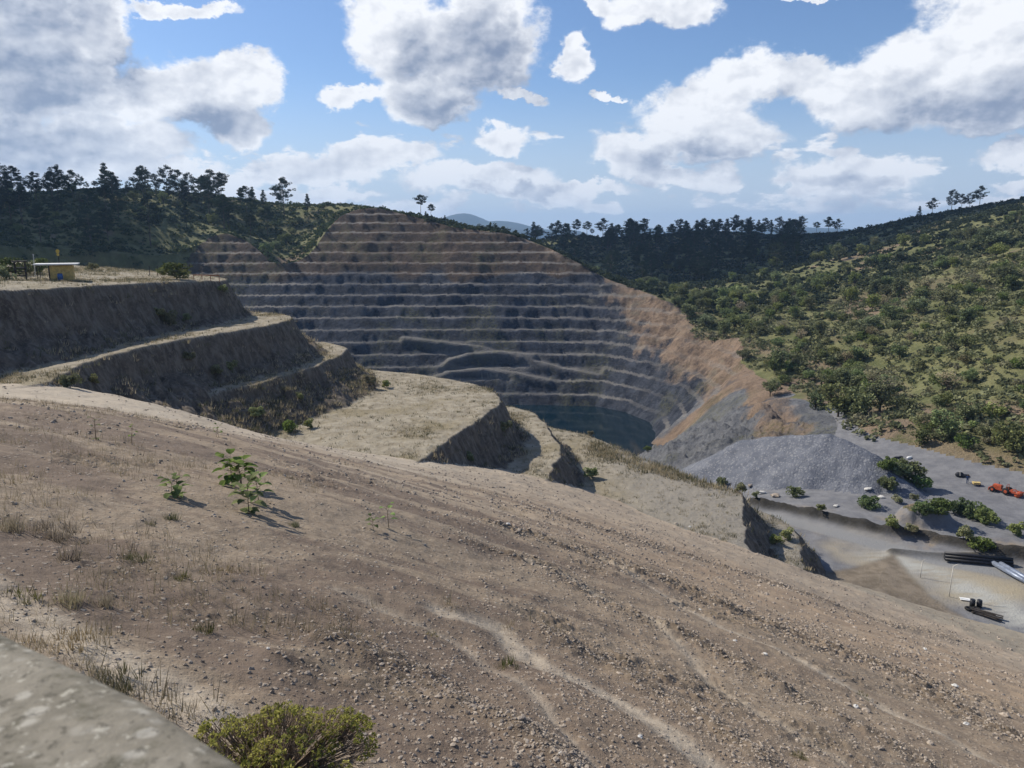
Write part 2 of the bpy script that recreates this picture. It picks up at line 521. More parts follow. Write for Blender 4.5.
def land(X, Y, full=True):
    """height of the land, and which surface it belongs to"""
    X = np.asarray(X, float)
    Y = np.asarray(Y, float)
    R = np.hypot(X, Y)
    wx = fbm(X, Y, 9.0, 4, 1) * 1.0
    wy = fbm(X, Y, 9.0, 4, 2) * 1.0
    amp = np.clip((R - 40) / 60, 0.15, 1.0)
    wq = fbm(X, Y, 1.8, 3, 30) * .32
    Xw, Yw = X + wx * amp + wq, Y + wy * amp - wq
    # natural ground
    N = NAT(X, Y)
    far = np.clip((R - 120) / 120, 0, 1)
    big = fbm(X, Y, 70.0, 4, 3)
    yard = sstep(np.abs(N + 42.2), 3.2, 0.8) * sstep(Y, 250, 200) * (X > 25)
    N = N + far * (1 - yard) * big * 2.6 + (1 - 0.8 * yard) * fbm(X, Y, 6.0, 3, 4) * 0.35
    # pit
    big2 = fbm(X, Y, 30.0, 4, 5)
    dz = poly_sd(X + big2 * 4.0, Y + fbm(X, Y, 34.0, 4, 6) * 2.6, FLOOR)
    jag = fbm(X, Y, 5.0, 5, 8, .6)
    dz = dz * (1 + .06 * sstep(X, 40, 58) * sstep(Y, 360, 300))
    d = np.maximum(dz + jag * 0.55 + 4.0 * np.maximum(-X - 152 + 0.45 * (Y - 395), 0), -3.0)
    H, RUN = 4.8, 5.55
    k = np.floor(d / RUN)
    fr = d / RUN - k
    face = 0.66 + 0.14 * fbm(X, Y, 25.0, 3, 9)
    up = np.clip(fr / face, 0, 1)
    shelf = 0.07 * np.clip((fr - face) / (1 - face), 0, 1)
    k_ = np.maximum(k, -1)
    T_terr = WATER_Z - 1.0 + H * (k_ + up * 0.96 + shelf)
    T_slope = WATER_Z - 1.0 + H * d / RUN
    # the right flank is a worn slope: the benches fade there
    worn = sstep(X + 0.25 * (Y - 300), 25, 80) * 0.6
    T = T_terr * (1 - worn) + T_slope * worn + (fbm(X, Y, 3.0, 4, 10) * 0.7 + fbm(X, Y, 12.0, 5, 12, .6) * 1.7 + np.abs(fbm(X + .5 * Y, Y - .5 * X, 7.0, 4, 33)) * 1.6) * (0.30 + worn)
    # ridged gullies on the worn slope
    z = np.minimum(N, T)
    ramp = np.zeros(X.shape)
    for L in RAMPS:
        for a, b in zip(L[:-1], L[1:]):
            dd, t = seg_dist(X, Y, a, b)
            w = np.exp(-(dd / 2.4) ** 4)
            z = np.where(w > 0.02, z * (1 - w) + (a[2] + (b[2] - a[2]) * t) * w, z)
            ramp = np.maximum(ramp, w)
    zone = np.where((T < N) & (-X - 150 + 0.45 * (Y - 395) < 0), 3, 2)
    # the rock outcrop at the pit entrance
    rock = sstep(np.hypot((X - 52) / 26, (Y - 195) / 50), 1.0, 0.55)
    z = z + rock * (np.abs(fbm(X * 1.3 + Y * .3, Y * 0.5, 9.0, 6, 40, .62)) * 6.0 - 1.2)
    # gravel heap
    hz = np.full(X.shape, -1e9)
    for (a, b, za, zb) in zip(HEAP_RIDGE[:-1], HEAP_RIDGE[1:], HEAP_Z[:-1], HEAP_Z[1:]):
        dd, t = seg_dist(X + fbm(X, Y, 6, 3, 13) * .9, Y + fbm(X, Y, 6, 3, 14) * .9, a, b)
        hz = np.maximum(hz, za + (zb - za) * t - np.sqrt(dd * dd + 1.0) * 0.70 + 0.6)
    hz = hz + fbm(X, Y, 2.0, 4, 15) * 0.22
    zone = np.where(hz > z, 5, zone)
    z = np.maximum(z, hz)
    # yard details: roads sunk a little, berms raised
    rd = line_dist(X, Y, ROAD)
    bm = line_dist(X + fbm(X, Y, 3, 2, 16) * .5, Y, BERM)
    bm2 = line_dist(X + fbm(X, Y, 3, 2, 17) * .5, Y, BERM2)
    toe = line_dist(X, Y, TOE)
    z = z + np.where(zone == 2, 1.5 * np.exp(-(bm / 0.8) ** 2) * (1 + .3 * fbm(X, Y, 2.0, 3, 19)) + 0.7 * np.exp(-(bm2 / 0.8) ** 2) - 0.25 * np.exp(-(rd / 2.2) ** 4), 0)
    mound = np.hypot((X - MOUND[0]) / 4.6, (Y - MOUND[1] - 2) / 2.8)
    z = z + np.where(zone == 2, 2.0 * sstep(mound + 0.3 * fbm(X, Y, 4, 3, 18), 1.15, 0.6), 0)
    bkd = poly_sd(X, Y, TOE + [(80, 50), (40, 55), (36, 92)])
    z = z + np.where(zone == 2, .45 * sstep(-bkd, -.3, 5.0), 0)
    # spur benches
    S = np.full(X.shape, -1e9)
    top = np.zeros(X.shape)
    rimd = np.full(X.shape, 99.0)
    fn = fbm(X, Y, 2.6, 4, 20)
    for n_, P, zk in SPUR:
        sd = poly_sd(Xw, Yw, P)
        lev = (-5.75 - .06 * (X + 58) - .02 * (Y - 98)) if zk is None else zk
        lev = np.clip(lev, -7.5, -4.2) if zk is None else lev
        surf = np.where(sd < 0, lev + fbm(X, Y, 3.0, 4, 21) * 0.16 - 0.05 * sstep(sd, -1.2, 0), np.maximum(lev - 0.05 - sd * SL[n_], lev - HT[n_] * 0.70 - (sd - HT[n_] * 0.70 / SL[n_]) * 0.58) + fn * 1.0 * sstep(sd, 0.2, 2.0) - 0.95 * np.abs(fbm(X + Y, X * .2 - Y * .2, 1.4, 3, 27)) * sstep(sd, 0, 1.2))
        better = surf > S
        top = np.where(better, (sd < 0).astype(float), top)
        rimd = np.where(better, sd, rimd)
        S = np.maximum(S, surf)
    # talus at the foot of each face
    zone = np.where(S > z, 1, zone)
    z = np.maximum(z, S)
    # foreground slope
    Fz = FG(X, Y) - 0.7 * np.maximum(Y - 118, 0) - 1.2 * np.maximum(X - 72, 0) - 0.8 * np.maximum(-X - 95, 0)
    Fz = Fz + fbm(X, Y, 14.0, 3, 22) * 0.35 * sstep(R, 6, 30)
    Fz = Fz + fbm(X, Y, 2.4, 5, 23) * 0.17 + fbm(X, Y, 0.5, 4, 24) * 0.045
    tr = np.full(X.shape, 99.0)
    wr = np.full(X.shape, 99.0)
    w1 = fbm(X, Y, 3.0, 3, 25) * 0.45
    for q_, L in enumerate(TRACKS):
        tr = np.minimum(tr, line_dist(X + w1, Y + w1, L) + (0 if q_ == 0 else .022 * R))
    for L in WINDROWS:
        wr = np.minimum(wr, line_dist(X + w1, Y - w1, L))
    ww = np.clip(R * 0.035, 0.25, 1.2)
    Fz = Fz - 0.10 * np.exp(-(tr / ww) ** 2) + np.exp(-(wr / (ww * .9)) ** 2) * (0.11 + 0.12 * fbm(X, Y, 0.8, 4, 26))
    rubm = np.clip(sstep(fbm(X, Y, 3.5, 4, 402), .02, .35) * sstep(R, 45, 20) + np.exp(-(wr / (ww * .9)) ** 2), 0, 1)
    Fz = Fz + rubm * (np.abs(fbm(X, Y, 0.42, 4, 28, .6)) * 0.13 - .03) * np.clip(R / 14, .5, 2.2)
    st = fbm(X * .45 - Y * .2, Y * 1.1 + X * .25, 2.6, 4, 29)
    Fz = Fz + .05 * np.abs(st) * sstep(R, 60, 30) * sstep(X / np.maximum(Y, 1), .2, -.2)
    blend = 1.2
    zone = np.where(Fz > z, 0, zone)
    hmix = np.clip(0.5 + 0.5 * (Fz - z) / blend, 0, 1)
    z = np.where(np.abs(Fz - z) < blend, z * (1 - hmix) + Fz * hmix + 0.35 * blend * hmix * (1 - hmix) * 0.6, np.maximum(Fz, z))
    if not full:
        return z
    return z, zone, dict(ramp=ramp, tr=tr, wr=wr, top=top, rimd=rimd, T=T, d=d, worn=worn, rock=rock, yard=yard, rd=rd, bm=bm, bm2=bm2, toe=toe, rd2=line_dist(X, Y, ROAD2), fr=fr, face=face)


def hit(px, py, tmax=900.0):
    """the point of the land one sees in a direction"""
    r = ray(px, py)
    t = np.concatenate([np.linspace(3, 60, 500), np.linspace(60.2, 200, 700), np.linspace(200.5, tmax, 1200)])
    z = land(r[0] * t, r[1] * t, False)
    b = np.nonzero(r[2] * t < z)[0]
    i = b[0] if len(b) else len(t) - 1
    p = r * t[i]
    return np.array([p[0], p[1], z[i]])


def ground_z(x, y):
    return float(land(np.array([x]), np.array([y]), False)[0])


# ------------------------------------------------------------------ materials
def new_mat(name):
    m = bpy.data.materials.new(name)
    m.use_nodes = True
    t = NT(m.node_tree)
    out = t.n('ShaderNodeOutputMaterial')
    b = t.n('ShaderNodeBsdfPrincipled')
    t.link(b.outputs[0], out.inputs[0])
    b.inputs['Roughness'].default_value = 0.9
    b.inputs['Specular IOR Level'].default_value = 0.2
    return m, t, b


def pos(t):
    return t.n('ShaderNodeNewGeometry').outputs['Position']


def plain(name, col, rough=0.6, metal=0.0, var=0.25, scale=3.0, spec=0.3):
    m, t, b = new_mat(name)
    co = t.n('ShaderNodeTexCoord').outputs['Object']
    n = t.noise(co, scale, 5.0, 0.6)
    c = t.mix(t.ramp(n, 0.3, 0.7), tuple(c * (1 - var) for c in col), tuple(min(1, c * (1 + var)) for c in col))
    t.link(c, b.inputs['Base Color'])
    b.inputs['Roughness'].default_value = rough
    b.inputs['Metallic'].default_value = metal
    b.inputs['Specular IOR Level'].default_value = spec
    t.link(t.bump(n, 0.2, 0.02), b.inputs['Normal'])
    return m


def mat_dirt():
    m, t, b = new_mat('brown_dirt')
    p = pos(t)
    n_big = t.noise(p, 0.09, 5, 0.6)
    n_mid = t.noise(p, 0.7, 6, 0.65)
    n_fine = t.noise(p, 5.0, 6, 0.7)
    n_grit = t.noise(p, 14.0, 4, 0.7)
    c = t.mix(t.ramp(n_big, 0.35, 0.65), (0.268, 0.209, 0.150), (0.355, 0.292, 0.220))
    # bare pinkish-brown earth and purple-brown damp streaks
    st = t.noise(t.vm('MULTIPLY', p, (0.10, 0.32, 0.2)), 1.0, 6, 0.62, 0.6)
    c = t.mix(t.m('MULTIPLY', t.ramp(n_mid, 0.42, 0.72), 0.55), c, (0.200, 0.160, 0.115))
    c = t.mix(t.m('MULTIPLY', t.attr('red'), t.ramp(n_mid, 0.25, 0.65)), c, (0.325, 0.240, 0.165))
    c = t.mix(t.m('MULTIPLY', t.attr('pale'), t.ramp(n_fine, 0.15, 0.6)), c, (0.470, 0.420, 0.345))
    c = t.mix(t.m('MULTIPLY', t.attr('grey'), 0.8), c, (0.215, 0.205, 0.165))
    c = t.mix(t.m('MULTIPLY', t.attr('near'), t.ramp(n_big, 0.25, 0.6, 0.45, 0.95)), c, t.mix(t.ramp(n_fine, 0.3, 0.7), (0.175, 0.134, 0.096), (0.282, 0.230, 0.172)))
    c = t.mix(t.m('MULTIPLY', t.m('MULTIPLY', t.ramp(st, 0.46, 0.58), t.attr('damp')), t.ramp(n_fine, 0.2, 0.5, 0.35, 0.75)), c, (0.122, 0.089, 0.070))
    c = t.mix(t.m('MULTIPLY', t.attr('rub'), t.ramp(n_fine, 0.35, 0.6)), c, (0.115, 0.089, 0.062))
    c = t.mix(t.m('MULTIPLY', t.m('MULTIPLY', t.attr('pale'), t.ramp(n_fine, 0.15, 0.6)), 0.8), c, (0.42, 0.365, 0.29))
    # grit: pale and dark specks
    v = t.voro(p, 9.0, 'Color')
    sep = t.n('ShaderNodeSeparateColor')
    t.link(v, sep.inputs[0])
    vd = t.voro(p, 9.0)
    stone = t.m('MULTIPLY', t.ramp(sep.outputs[0], 0.72, 0.80), t.ramp(vd, 0.42, 0.25))
    stone = t.m('MULTIPLY', stone, t.ramp(n_mid, 0.35, 0.6))
    c = t.mix(t.m('MULTIPLY', stone, 0.7), c, (0.37, 0.33, 0.285))
    c = t.mix(t.ramp(n_grit, 0.52, 0.78, 0.0, 0.5), c, (0.11, 0.085, 0.07))
    c = t.mix(t.ramp(n_fine, 0.55, 0.8, 0.0, 0.35), c, (0.33, 0.28, 0.23))
    t.link(c, b.inputs['Base Color'])
    h = t.m('ADD', t.m('MULTIPLY', n_fine, 0.6), t.m('MULTIPLY', n_mid, 0.8))
    h = t.m('ADD', h, t.m('MULTIPLY', n_grit, 0.25))
    h = t.m('ADD', h, t.m('MULTIPLY', stone, 0.5))
    t.link(t.bump(h, 0.7, 0.10), b.inputs['Normal'])
    return m


def mat_bench():
    m, t, b = new_mat('bench_earth')
    g = t.n('ShaderNodeNewGeometry')
    p = g.outputs['Position']
    n_mid = t.noise(p, 0.55, 6, 0.65)
    n_fine = t.noise(p, 3.0, 6, 0.7)
    n_big = t.noise(p, 0.12, 4, 0.6)
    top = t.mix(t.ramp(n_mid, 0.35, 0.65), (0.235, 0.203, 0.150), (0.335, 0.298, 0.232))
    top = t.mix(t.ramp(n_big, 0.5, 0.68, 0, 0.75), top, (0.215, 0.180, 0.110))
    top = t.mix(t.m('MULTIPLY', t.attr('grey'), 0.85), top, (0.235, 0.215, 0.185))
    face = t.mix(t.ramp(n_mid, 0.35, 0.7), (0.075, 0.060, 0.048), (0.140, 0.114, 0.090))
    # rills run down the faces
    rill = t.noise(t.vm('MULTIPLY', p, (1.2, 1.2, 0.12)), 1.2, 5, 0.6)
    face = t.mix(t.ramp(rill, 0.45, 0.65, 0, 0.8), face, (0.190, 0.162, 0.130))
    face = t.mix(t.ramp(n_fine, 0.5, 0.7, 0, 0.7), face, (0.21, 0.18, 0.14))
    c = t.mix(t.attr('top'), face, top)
    c = t.mix(t.ramp(n_fine, 0.55, 0.8, 0, 0.45), c, (0.15, 0.125, 0.09))
    t.link(c, b.inputs['Base Color'])
    h = t.m('ADD', t.m('MULTIPLY', n_fine, 0.5), t.m('ADD', n_mid, t.m('MULTIPLY', rill, 0.6)))
    t.link(t.bump(h, 0.7, 0.35), b.inputs['Normal'])
    return m


def mat_pit():
    m, t, b = new_mat('pit_rock')
    g = t.n('ShaderNodeNewGeometry')
    p = g.outputs['Position']
    n_big = t.noise(p, 0.03, 5, 0.6)
    n_mid = t.noise(p, 0.16, 6, 0.68)
    n_fine = t.noise(p, 0.9, 6, 0.75)
    lay = t.noise(t.vm('MULTIPLY', p, (0.03, 0.03, 0.55)), 1.0, 5, 0.65)
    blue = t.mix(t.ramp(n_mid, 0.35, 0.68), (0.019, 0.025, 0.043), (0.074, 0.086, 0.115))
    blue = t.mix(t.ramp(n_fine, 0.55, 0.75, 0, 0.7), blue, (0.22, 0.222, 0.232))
    n_x = t.noise(p, 2.6, 5, 0.75)
    blue = t.mix(t.m('MULTIPLY', t.attr('light'), t.ramp(n_fine, 0.25, 0.6, 0.3, 0.95)), blue, t.mix(t.ramp(n_mid, 0.35, 0.65), (0.150, 0.158, 0.178), (0.270, 0.275, 0.285)))
    brown = t.mix(t.ramp(n_mid, 0.35, 0.65), (0.074, 0.049, 0.037), (0.140, 0.097, 0.070))
    orange = t.mix(t.ramp(n_mid, 0.3, 0.65), (0.185, 0.128, 0.088), (0.330, 0.240, 0.172))
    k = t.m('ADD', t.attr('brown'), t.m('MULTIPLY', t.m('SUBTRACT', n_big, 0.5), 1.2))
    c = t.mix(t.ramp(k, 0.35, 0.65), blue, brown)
    k2 = t.m('ADD', t.attr('orange'), t.m('ADD', t.m('MULTIPLY', t.m('SUBTRACT', n_mid, 0.5), 1.3), t.m('MULTIPLY', t.m('SUBTRACT', n_fine, 0.5), 0.8)))
    c = t.mix(t.ramp(k2, 0.30, 0.95), c, orange)
    tan = t.noise(t.vm('MULTIPLY', p, (0.07, 0.07, 0.16)), 1.0, 6, 0.65)
    c = t.mix(t.m('MULTIPLY', t.ramp(tan, 0.52, 0.70), t.attr('tan')), c, (0.235, 0.215, 0.165))
    c = t.mix(t.ramp(lay, 0.55, 0.75, 0, 0.35), c, (0.07, 0.066, 0.066))
    c = t.mix(t.m('MULTIPLY', t.attr('shelf'), t.ramp(n_fine, 0.2, 0.65, 0.35, 0.95)), c, (0.30, 0.283, 0.262))
    c = t.mix(t.ramp(n_fine, 0.52, 0.75, 0, 0.6), c, (0.055, 0.052, 0.052))
    c = t.mix(t.ramp(n_x, 0.55, 0.75, 0, 0.55), c, (0.26, 0.25, 0.235))
    c = t.mix(t.ramp(n_x, 0.45, 0.25, 0, 0.6), c, (0.045, 0.043, 0.045))
    c = t.mix(t.m('MULTIPLY', t.attr('green'), t.ramp(n_fine, 0.4, 0.6)), c, (0.12, 0.12, 0.05))
    t.link(c, b.inputs['Base Color'])
    h = t.m('ADD', t.m('MULTIPLY', n_mid, 1.6), t.m('ADD', t.m('MULTIPLY', n_fine, 0.8), t.m('MULTIPLY', n_x, 0.3)))
    t.link(t.bump(h, 1.0, 1.8), b.inputs['Normal'])
    return m


def mat_hill():
    m, t, b = new_mat('scrubby_hill_soil')
    p = pos(t)
    n_big = t.noise(p, 0.025, 5, 0.6)
    n_mid = t.noise(p, 0.15, 6, 0.65)
    n_fine = t.noise(p, 1.2, 5, 0.7)
    c = t.mix(t.ramp(n_mid, 0.35, 0.65), (0.092, 0.102, 0.040), (0.185, 0.182, 0.084))
    c = t.mix(t.ramp(n_big, 0.52, 0.66, 0, 0.7), c, (0.150, 0.118, 0.074))
    c = t.mix(t.ramp(n_fine, 0.5, 0.75, 0, 0.6), c, (0.055, 0.060, 0.028))
    c = t.mix(t.m('MULTIPLY', t.attr('bare'), t.ramp(n_mid, 0.3, 0.5)), c, (0.205, 0.155, 0.108))
    t.link(c, b.inputs['Base Color'])
    t.link(t.bump(t.m('ADD', n_mid, n_fine), 0.8, 0.8), b.inputs['Normal'])
    return m


def mat_yard():
    m, t, b = new_mat('grey_gravel_yard')
    p = pos(t)
    n_big = t.noise(p, 0.09, 5, 0.6)
    n_mid = t.noise(p, 0.5, 6, 0.65)
    n_fine = t.noise(p, 4.0, 5, 0.75)
    streak = t.noise(t.vm('MULTIPLY', p, (0.18, 0.6, 0.2)), 1.0, 5, 0.6)
    c = t.mix(t.ramp(n_mid, 0.3, 0.7), (0.135, 0.138, 0.152), (0.205, 0.206, 0.216))
    c = t.mix(t.m('MULTIPLY', t.attr('tan'), t.ramp(n_big, 0.2, 0.6)), c, (0.330, 0.285, 0.205))
    c = t.mix(t.m('MULTIPLY', t.attr('pale'), t.ramp(streak, 0.25, 0.6)), c, (0.37, 0.37, 0.345))
    c = t.mix(t.m('MULTIPLY', t.attr('dark'), t.ramp(n_mid, 0.25, 0.55)), c, (0.060, 0.055, 0.046))
    c = t.mix(t.m('MULTIPLY', t.attr('bare'), t.ramp(n_mid, 0.3, 0.6)), c, (0.27, 0.215, 0.15))
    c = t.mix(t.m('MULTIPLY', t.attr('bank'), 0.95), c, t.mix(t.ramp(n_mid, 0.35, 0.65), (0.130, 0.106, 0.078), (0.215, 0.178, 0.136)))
    c = t.mix(t.ramp(n_fine, 0.55, 0.8, 0, 0.5), c, (0.12, 0.12, 0.12))
    c = t.mix(t.m('MULTIPLY', t.attr('road'), t.ramp(n_mid, 0.2, 0.5, 0.6, 0.95)), c, (0.225, 0.228, 0.232))
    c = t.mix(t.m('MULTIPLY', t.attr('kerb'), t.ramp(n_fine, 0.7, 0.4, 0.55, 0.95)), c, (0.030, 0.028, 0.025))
    t.link(c, b.inputs['Base Color'])
    t.link(t.bump(t.m('ADD', n_mid, n_fine), 0.6, 0.2), b.inputs['Normal'])
    return m


def mat_heap():
    m, t, b = new_mat('crushed_grey_rock')
    p = pos(t)
    n_mid = t.noise(p, 0.35, 5, 0.65)
    v = t.voro(p, 3.4, 'Color')
    vd = t.voro(p, 3.4)
    sep = t.n('ShaderNodeSeparateColor')
    t.link(v, sep.inputs[0])
    n_fine = t.noise(p, 4.0, 5, 0.75)
    c = t.mix(t.ramp(n_mid, 0.3, 0.7), (0.098, 0.108, 0.136), (0.162, 0.172, 0.200))
    c = t.mix(t.ramp(sep.outputs[0], 0.7, 1.0, 0, 0.5), c, (0.31, 0.315, 0.325))
    c = t.mix(t.ramp(n_fine, 0.5, 0.75, 0, 0.6), c, (0.070, 0.075, 0.09))
    t.link(c, b.inputs['Base Color'])
    h = t.m('SUBTRACT', n_fine, t.m('MULTIPLY', vd, 0.6))
    t.link(t.bump(h, 0.8, 0.2), b.inputs['Normal'])
    return m


def mat_leaf(name, a, bcol, dry=None, trans=0.25):
    m = bpy.data.materials.new(name)
    m.use_nodes = True
    t = NT(m.node_tree)
    out = t.n('ShaderNodeOutputMaterial')
    tint = t.attr('tint')
    oi = t.n('ShaderNodeObjectInfo').outputs['Random']
    c = t.mix(tint, a, bcol)
    if dry:
        p = pos(t)
        n = t.noise(p, 0.11, 4, 0.6)
        c = t.mix(t.ramp(n, 0.50, 0.66, 0, 0.9), c, dry)
    hs = t.n('ShaderNodeHueSaturation')
    t.put(hs.inputs['Hue'], t.ramp(oi, 0, 1, 0.475, 0.52, False))
    t.put(hs.inputs['Value'], t.ramp(t.m('FRACT', t.m('MULTIPLY', oi, 7.13)), 0, 1, 0.85, 1.5, False))
    t.put(hs.inputs['Saturation'], t.ramp(t.m('FRACT', t.m('MULTIPLY', oi, 3.7)), 0, 1, 0.7, 1.1, False))
    t.link(c, hs.inputs['Color'])
    df = t.n('ShaderNodeBsdfDiffuse')
    tr = t.n('ShaderNodeBsdfTranslucent')
    t.link(hs.outputs[0], df.inputs[0])
    t.link(hs.outputs[0], tr.inputs[0])
    mx = t.n('ShaderNodeMixShader')
    mx.inputs[0].default_value = trans
    t.link(df.outputs[0], mx.inputs[1])
    t.link(tr.outputs[0], mx.inputs[2])
    t.link(mx.outputs[0], out.inputs[0])
    return m


def mat_water():
    m, t, b = new_mat('teal_pit_water')
    p = pos(t)
    n = t.noise(t.vm('MULTIPLY', p, (1.0, 0.4, 1.0)), 0.9, 4, 0.6)
    b.inputs['Base Color'].default_value = (0.002, 0.013, 0.023, 1)
    b.inputs['Roughness'].default_value = 0.07
    b.inputs['Specular IOR Level'].default_value = 0.3
    t.link(t.bump(n, 0.06, 0.05), b.inputs['Normal'])
    return m


def mat_concrete():
    m, t, b = new_mat('lichen_spotted_concrete')
    p = pos(t)
    n = t.noise(p, 9.0, 6, 0.6)
    v = t.voro(t.vm('ADD', p, t.vm('MULTIPLY', t.noise(p, 14, 3, 0.5, color=True), (0.03, 0.03, 0.03))), 42.0)
    n2 = t.noise(p, 30.0, 5, 0.65)
    c = t.mix(t.ramp(n, 0.3, 0.7), (0.105, 0.096, 0.074), (0.255, 0.232, 0.188))
    c = t.mix(t.ramp(n2, 0.5, 0.72, 0, 0.6), c, (0.33, 0.305, 0.255))
    c = t.mix(t.m('MULTIPLY', t.ramp(v, 0.40, 0.22), t.ramp(t.noise(p, 21.0, 2), 0.44, 0.54)), c, (0.35, 0.33, 0.285))
    c = t.mix(t.ramp(t.noise(p, 16.0, 5, .7), 0.50, 0.62, 0, 0.7), c, (0.085, 0.080, 0.055))
    c = t.mix(t.ramp(t.noise(p, 95.0, 3, .7), 0.56, 0.66, 0, 0.6), c, (0.06, 0.056, 0.045))
    c = t.mix(t.ramp(t.noise(p, 70.0, 3, .7), 0.60, 0.68, 0, 0.7), c, (0.42, 0.40, 0.34))
    t.link(c, b.inputs['Base Color'])
    t.link(t.bump(t.m('ADD', n, n2), 0.5, 0.006), b.inputs['Normal'])
    return m


def mat_rock(name, lo, hi):
    m, t, b = new_mat(name)
    p = pos(t)
    oi = t.n('ShaderNodeObjectInfo').outputs['Random']
    n = t.noise(p, 6.0, 5, 0.65)
    c = t.mix(t.m('ADD', t.m('MULTIPLY', t.ramp(n, 0.3, 0.7), 0.6), t.m('MULTIPLY', t.attr('tint'), 0.4)), lo, hi)
    t.link(c, b.inputs['Base Color'])
    t.link(t.bump(n, 0.6, 0.03), b.inputs['Normal'])
    return m


M = dict(
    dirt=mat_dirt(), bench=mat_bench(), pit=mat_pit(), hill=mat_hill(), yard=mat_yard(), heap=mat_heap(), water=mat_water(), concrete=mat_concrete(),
    rock=mat_rock('brown_stone', (0.15, 0.118, 0.09), (0.47, 0.405, 0.335)), pale_rock=mat_rock('pale_stone', (0.38, 0.37, 0.35), (0.62, 0.61, 0.58)),
    pine=mat_leaf('pine_needles', (0.018, 0.030, 0.020), (0.050, 0.068, 0.036), trans=0.15),
    leaf=mat_leaf('broad_leaves', (0.088, 0.112, 0.042), (0.225, 0.255, 0.105)),
    scrub=mat_leaf('scrub_leaves', (0.080, 0.100, 0.036), (0.285, 0.300, 0.125), dry=(0.225, 0.205, 0.110)),
    dark_scrub=mat_leaf('dark_forest_leaves', (0.030, 0.044, 0.024), (0.080, 0.098, 0.048)),
    bright=mat_leaf('bright_green_leaves', (0.065, 0.105, 0.030), (0.190, 0.245, 0.080), trans=0.35),
    lime=mat_leaf('lime_bush_leaves', (0.150, 0.185, 0.030), (0.480, 0.490, 0.110), trans=0.35),
    dry=mat_leaf('dry_grass_blades', (0.170, 0.140, 0.085), (0.360, 0.310, 0.195), trans=0.3),
    tuft=mat_leaf('green_grass_blades', (0.070, 0.080, 0.032), (0.185, 0.180, 0.085), trans=0.3),
    bark=plain('bark', (0.085, 0.066, 0.050), 0.95, var=0.4, scale=2.0),
    stem=plain('plant_stem', (0.13, 0.10, 0.06), 0.9, var=0.3, scale=8.0),
    twig=plain('dry_twig', (0.26, 0.20, 0.15), 0.9, var=0.3, scale=8.0),
)

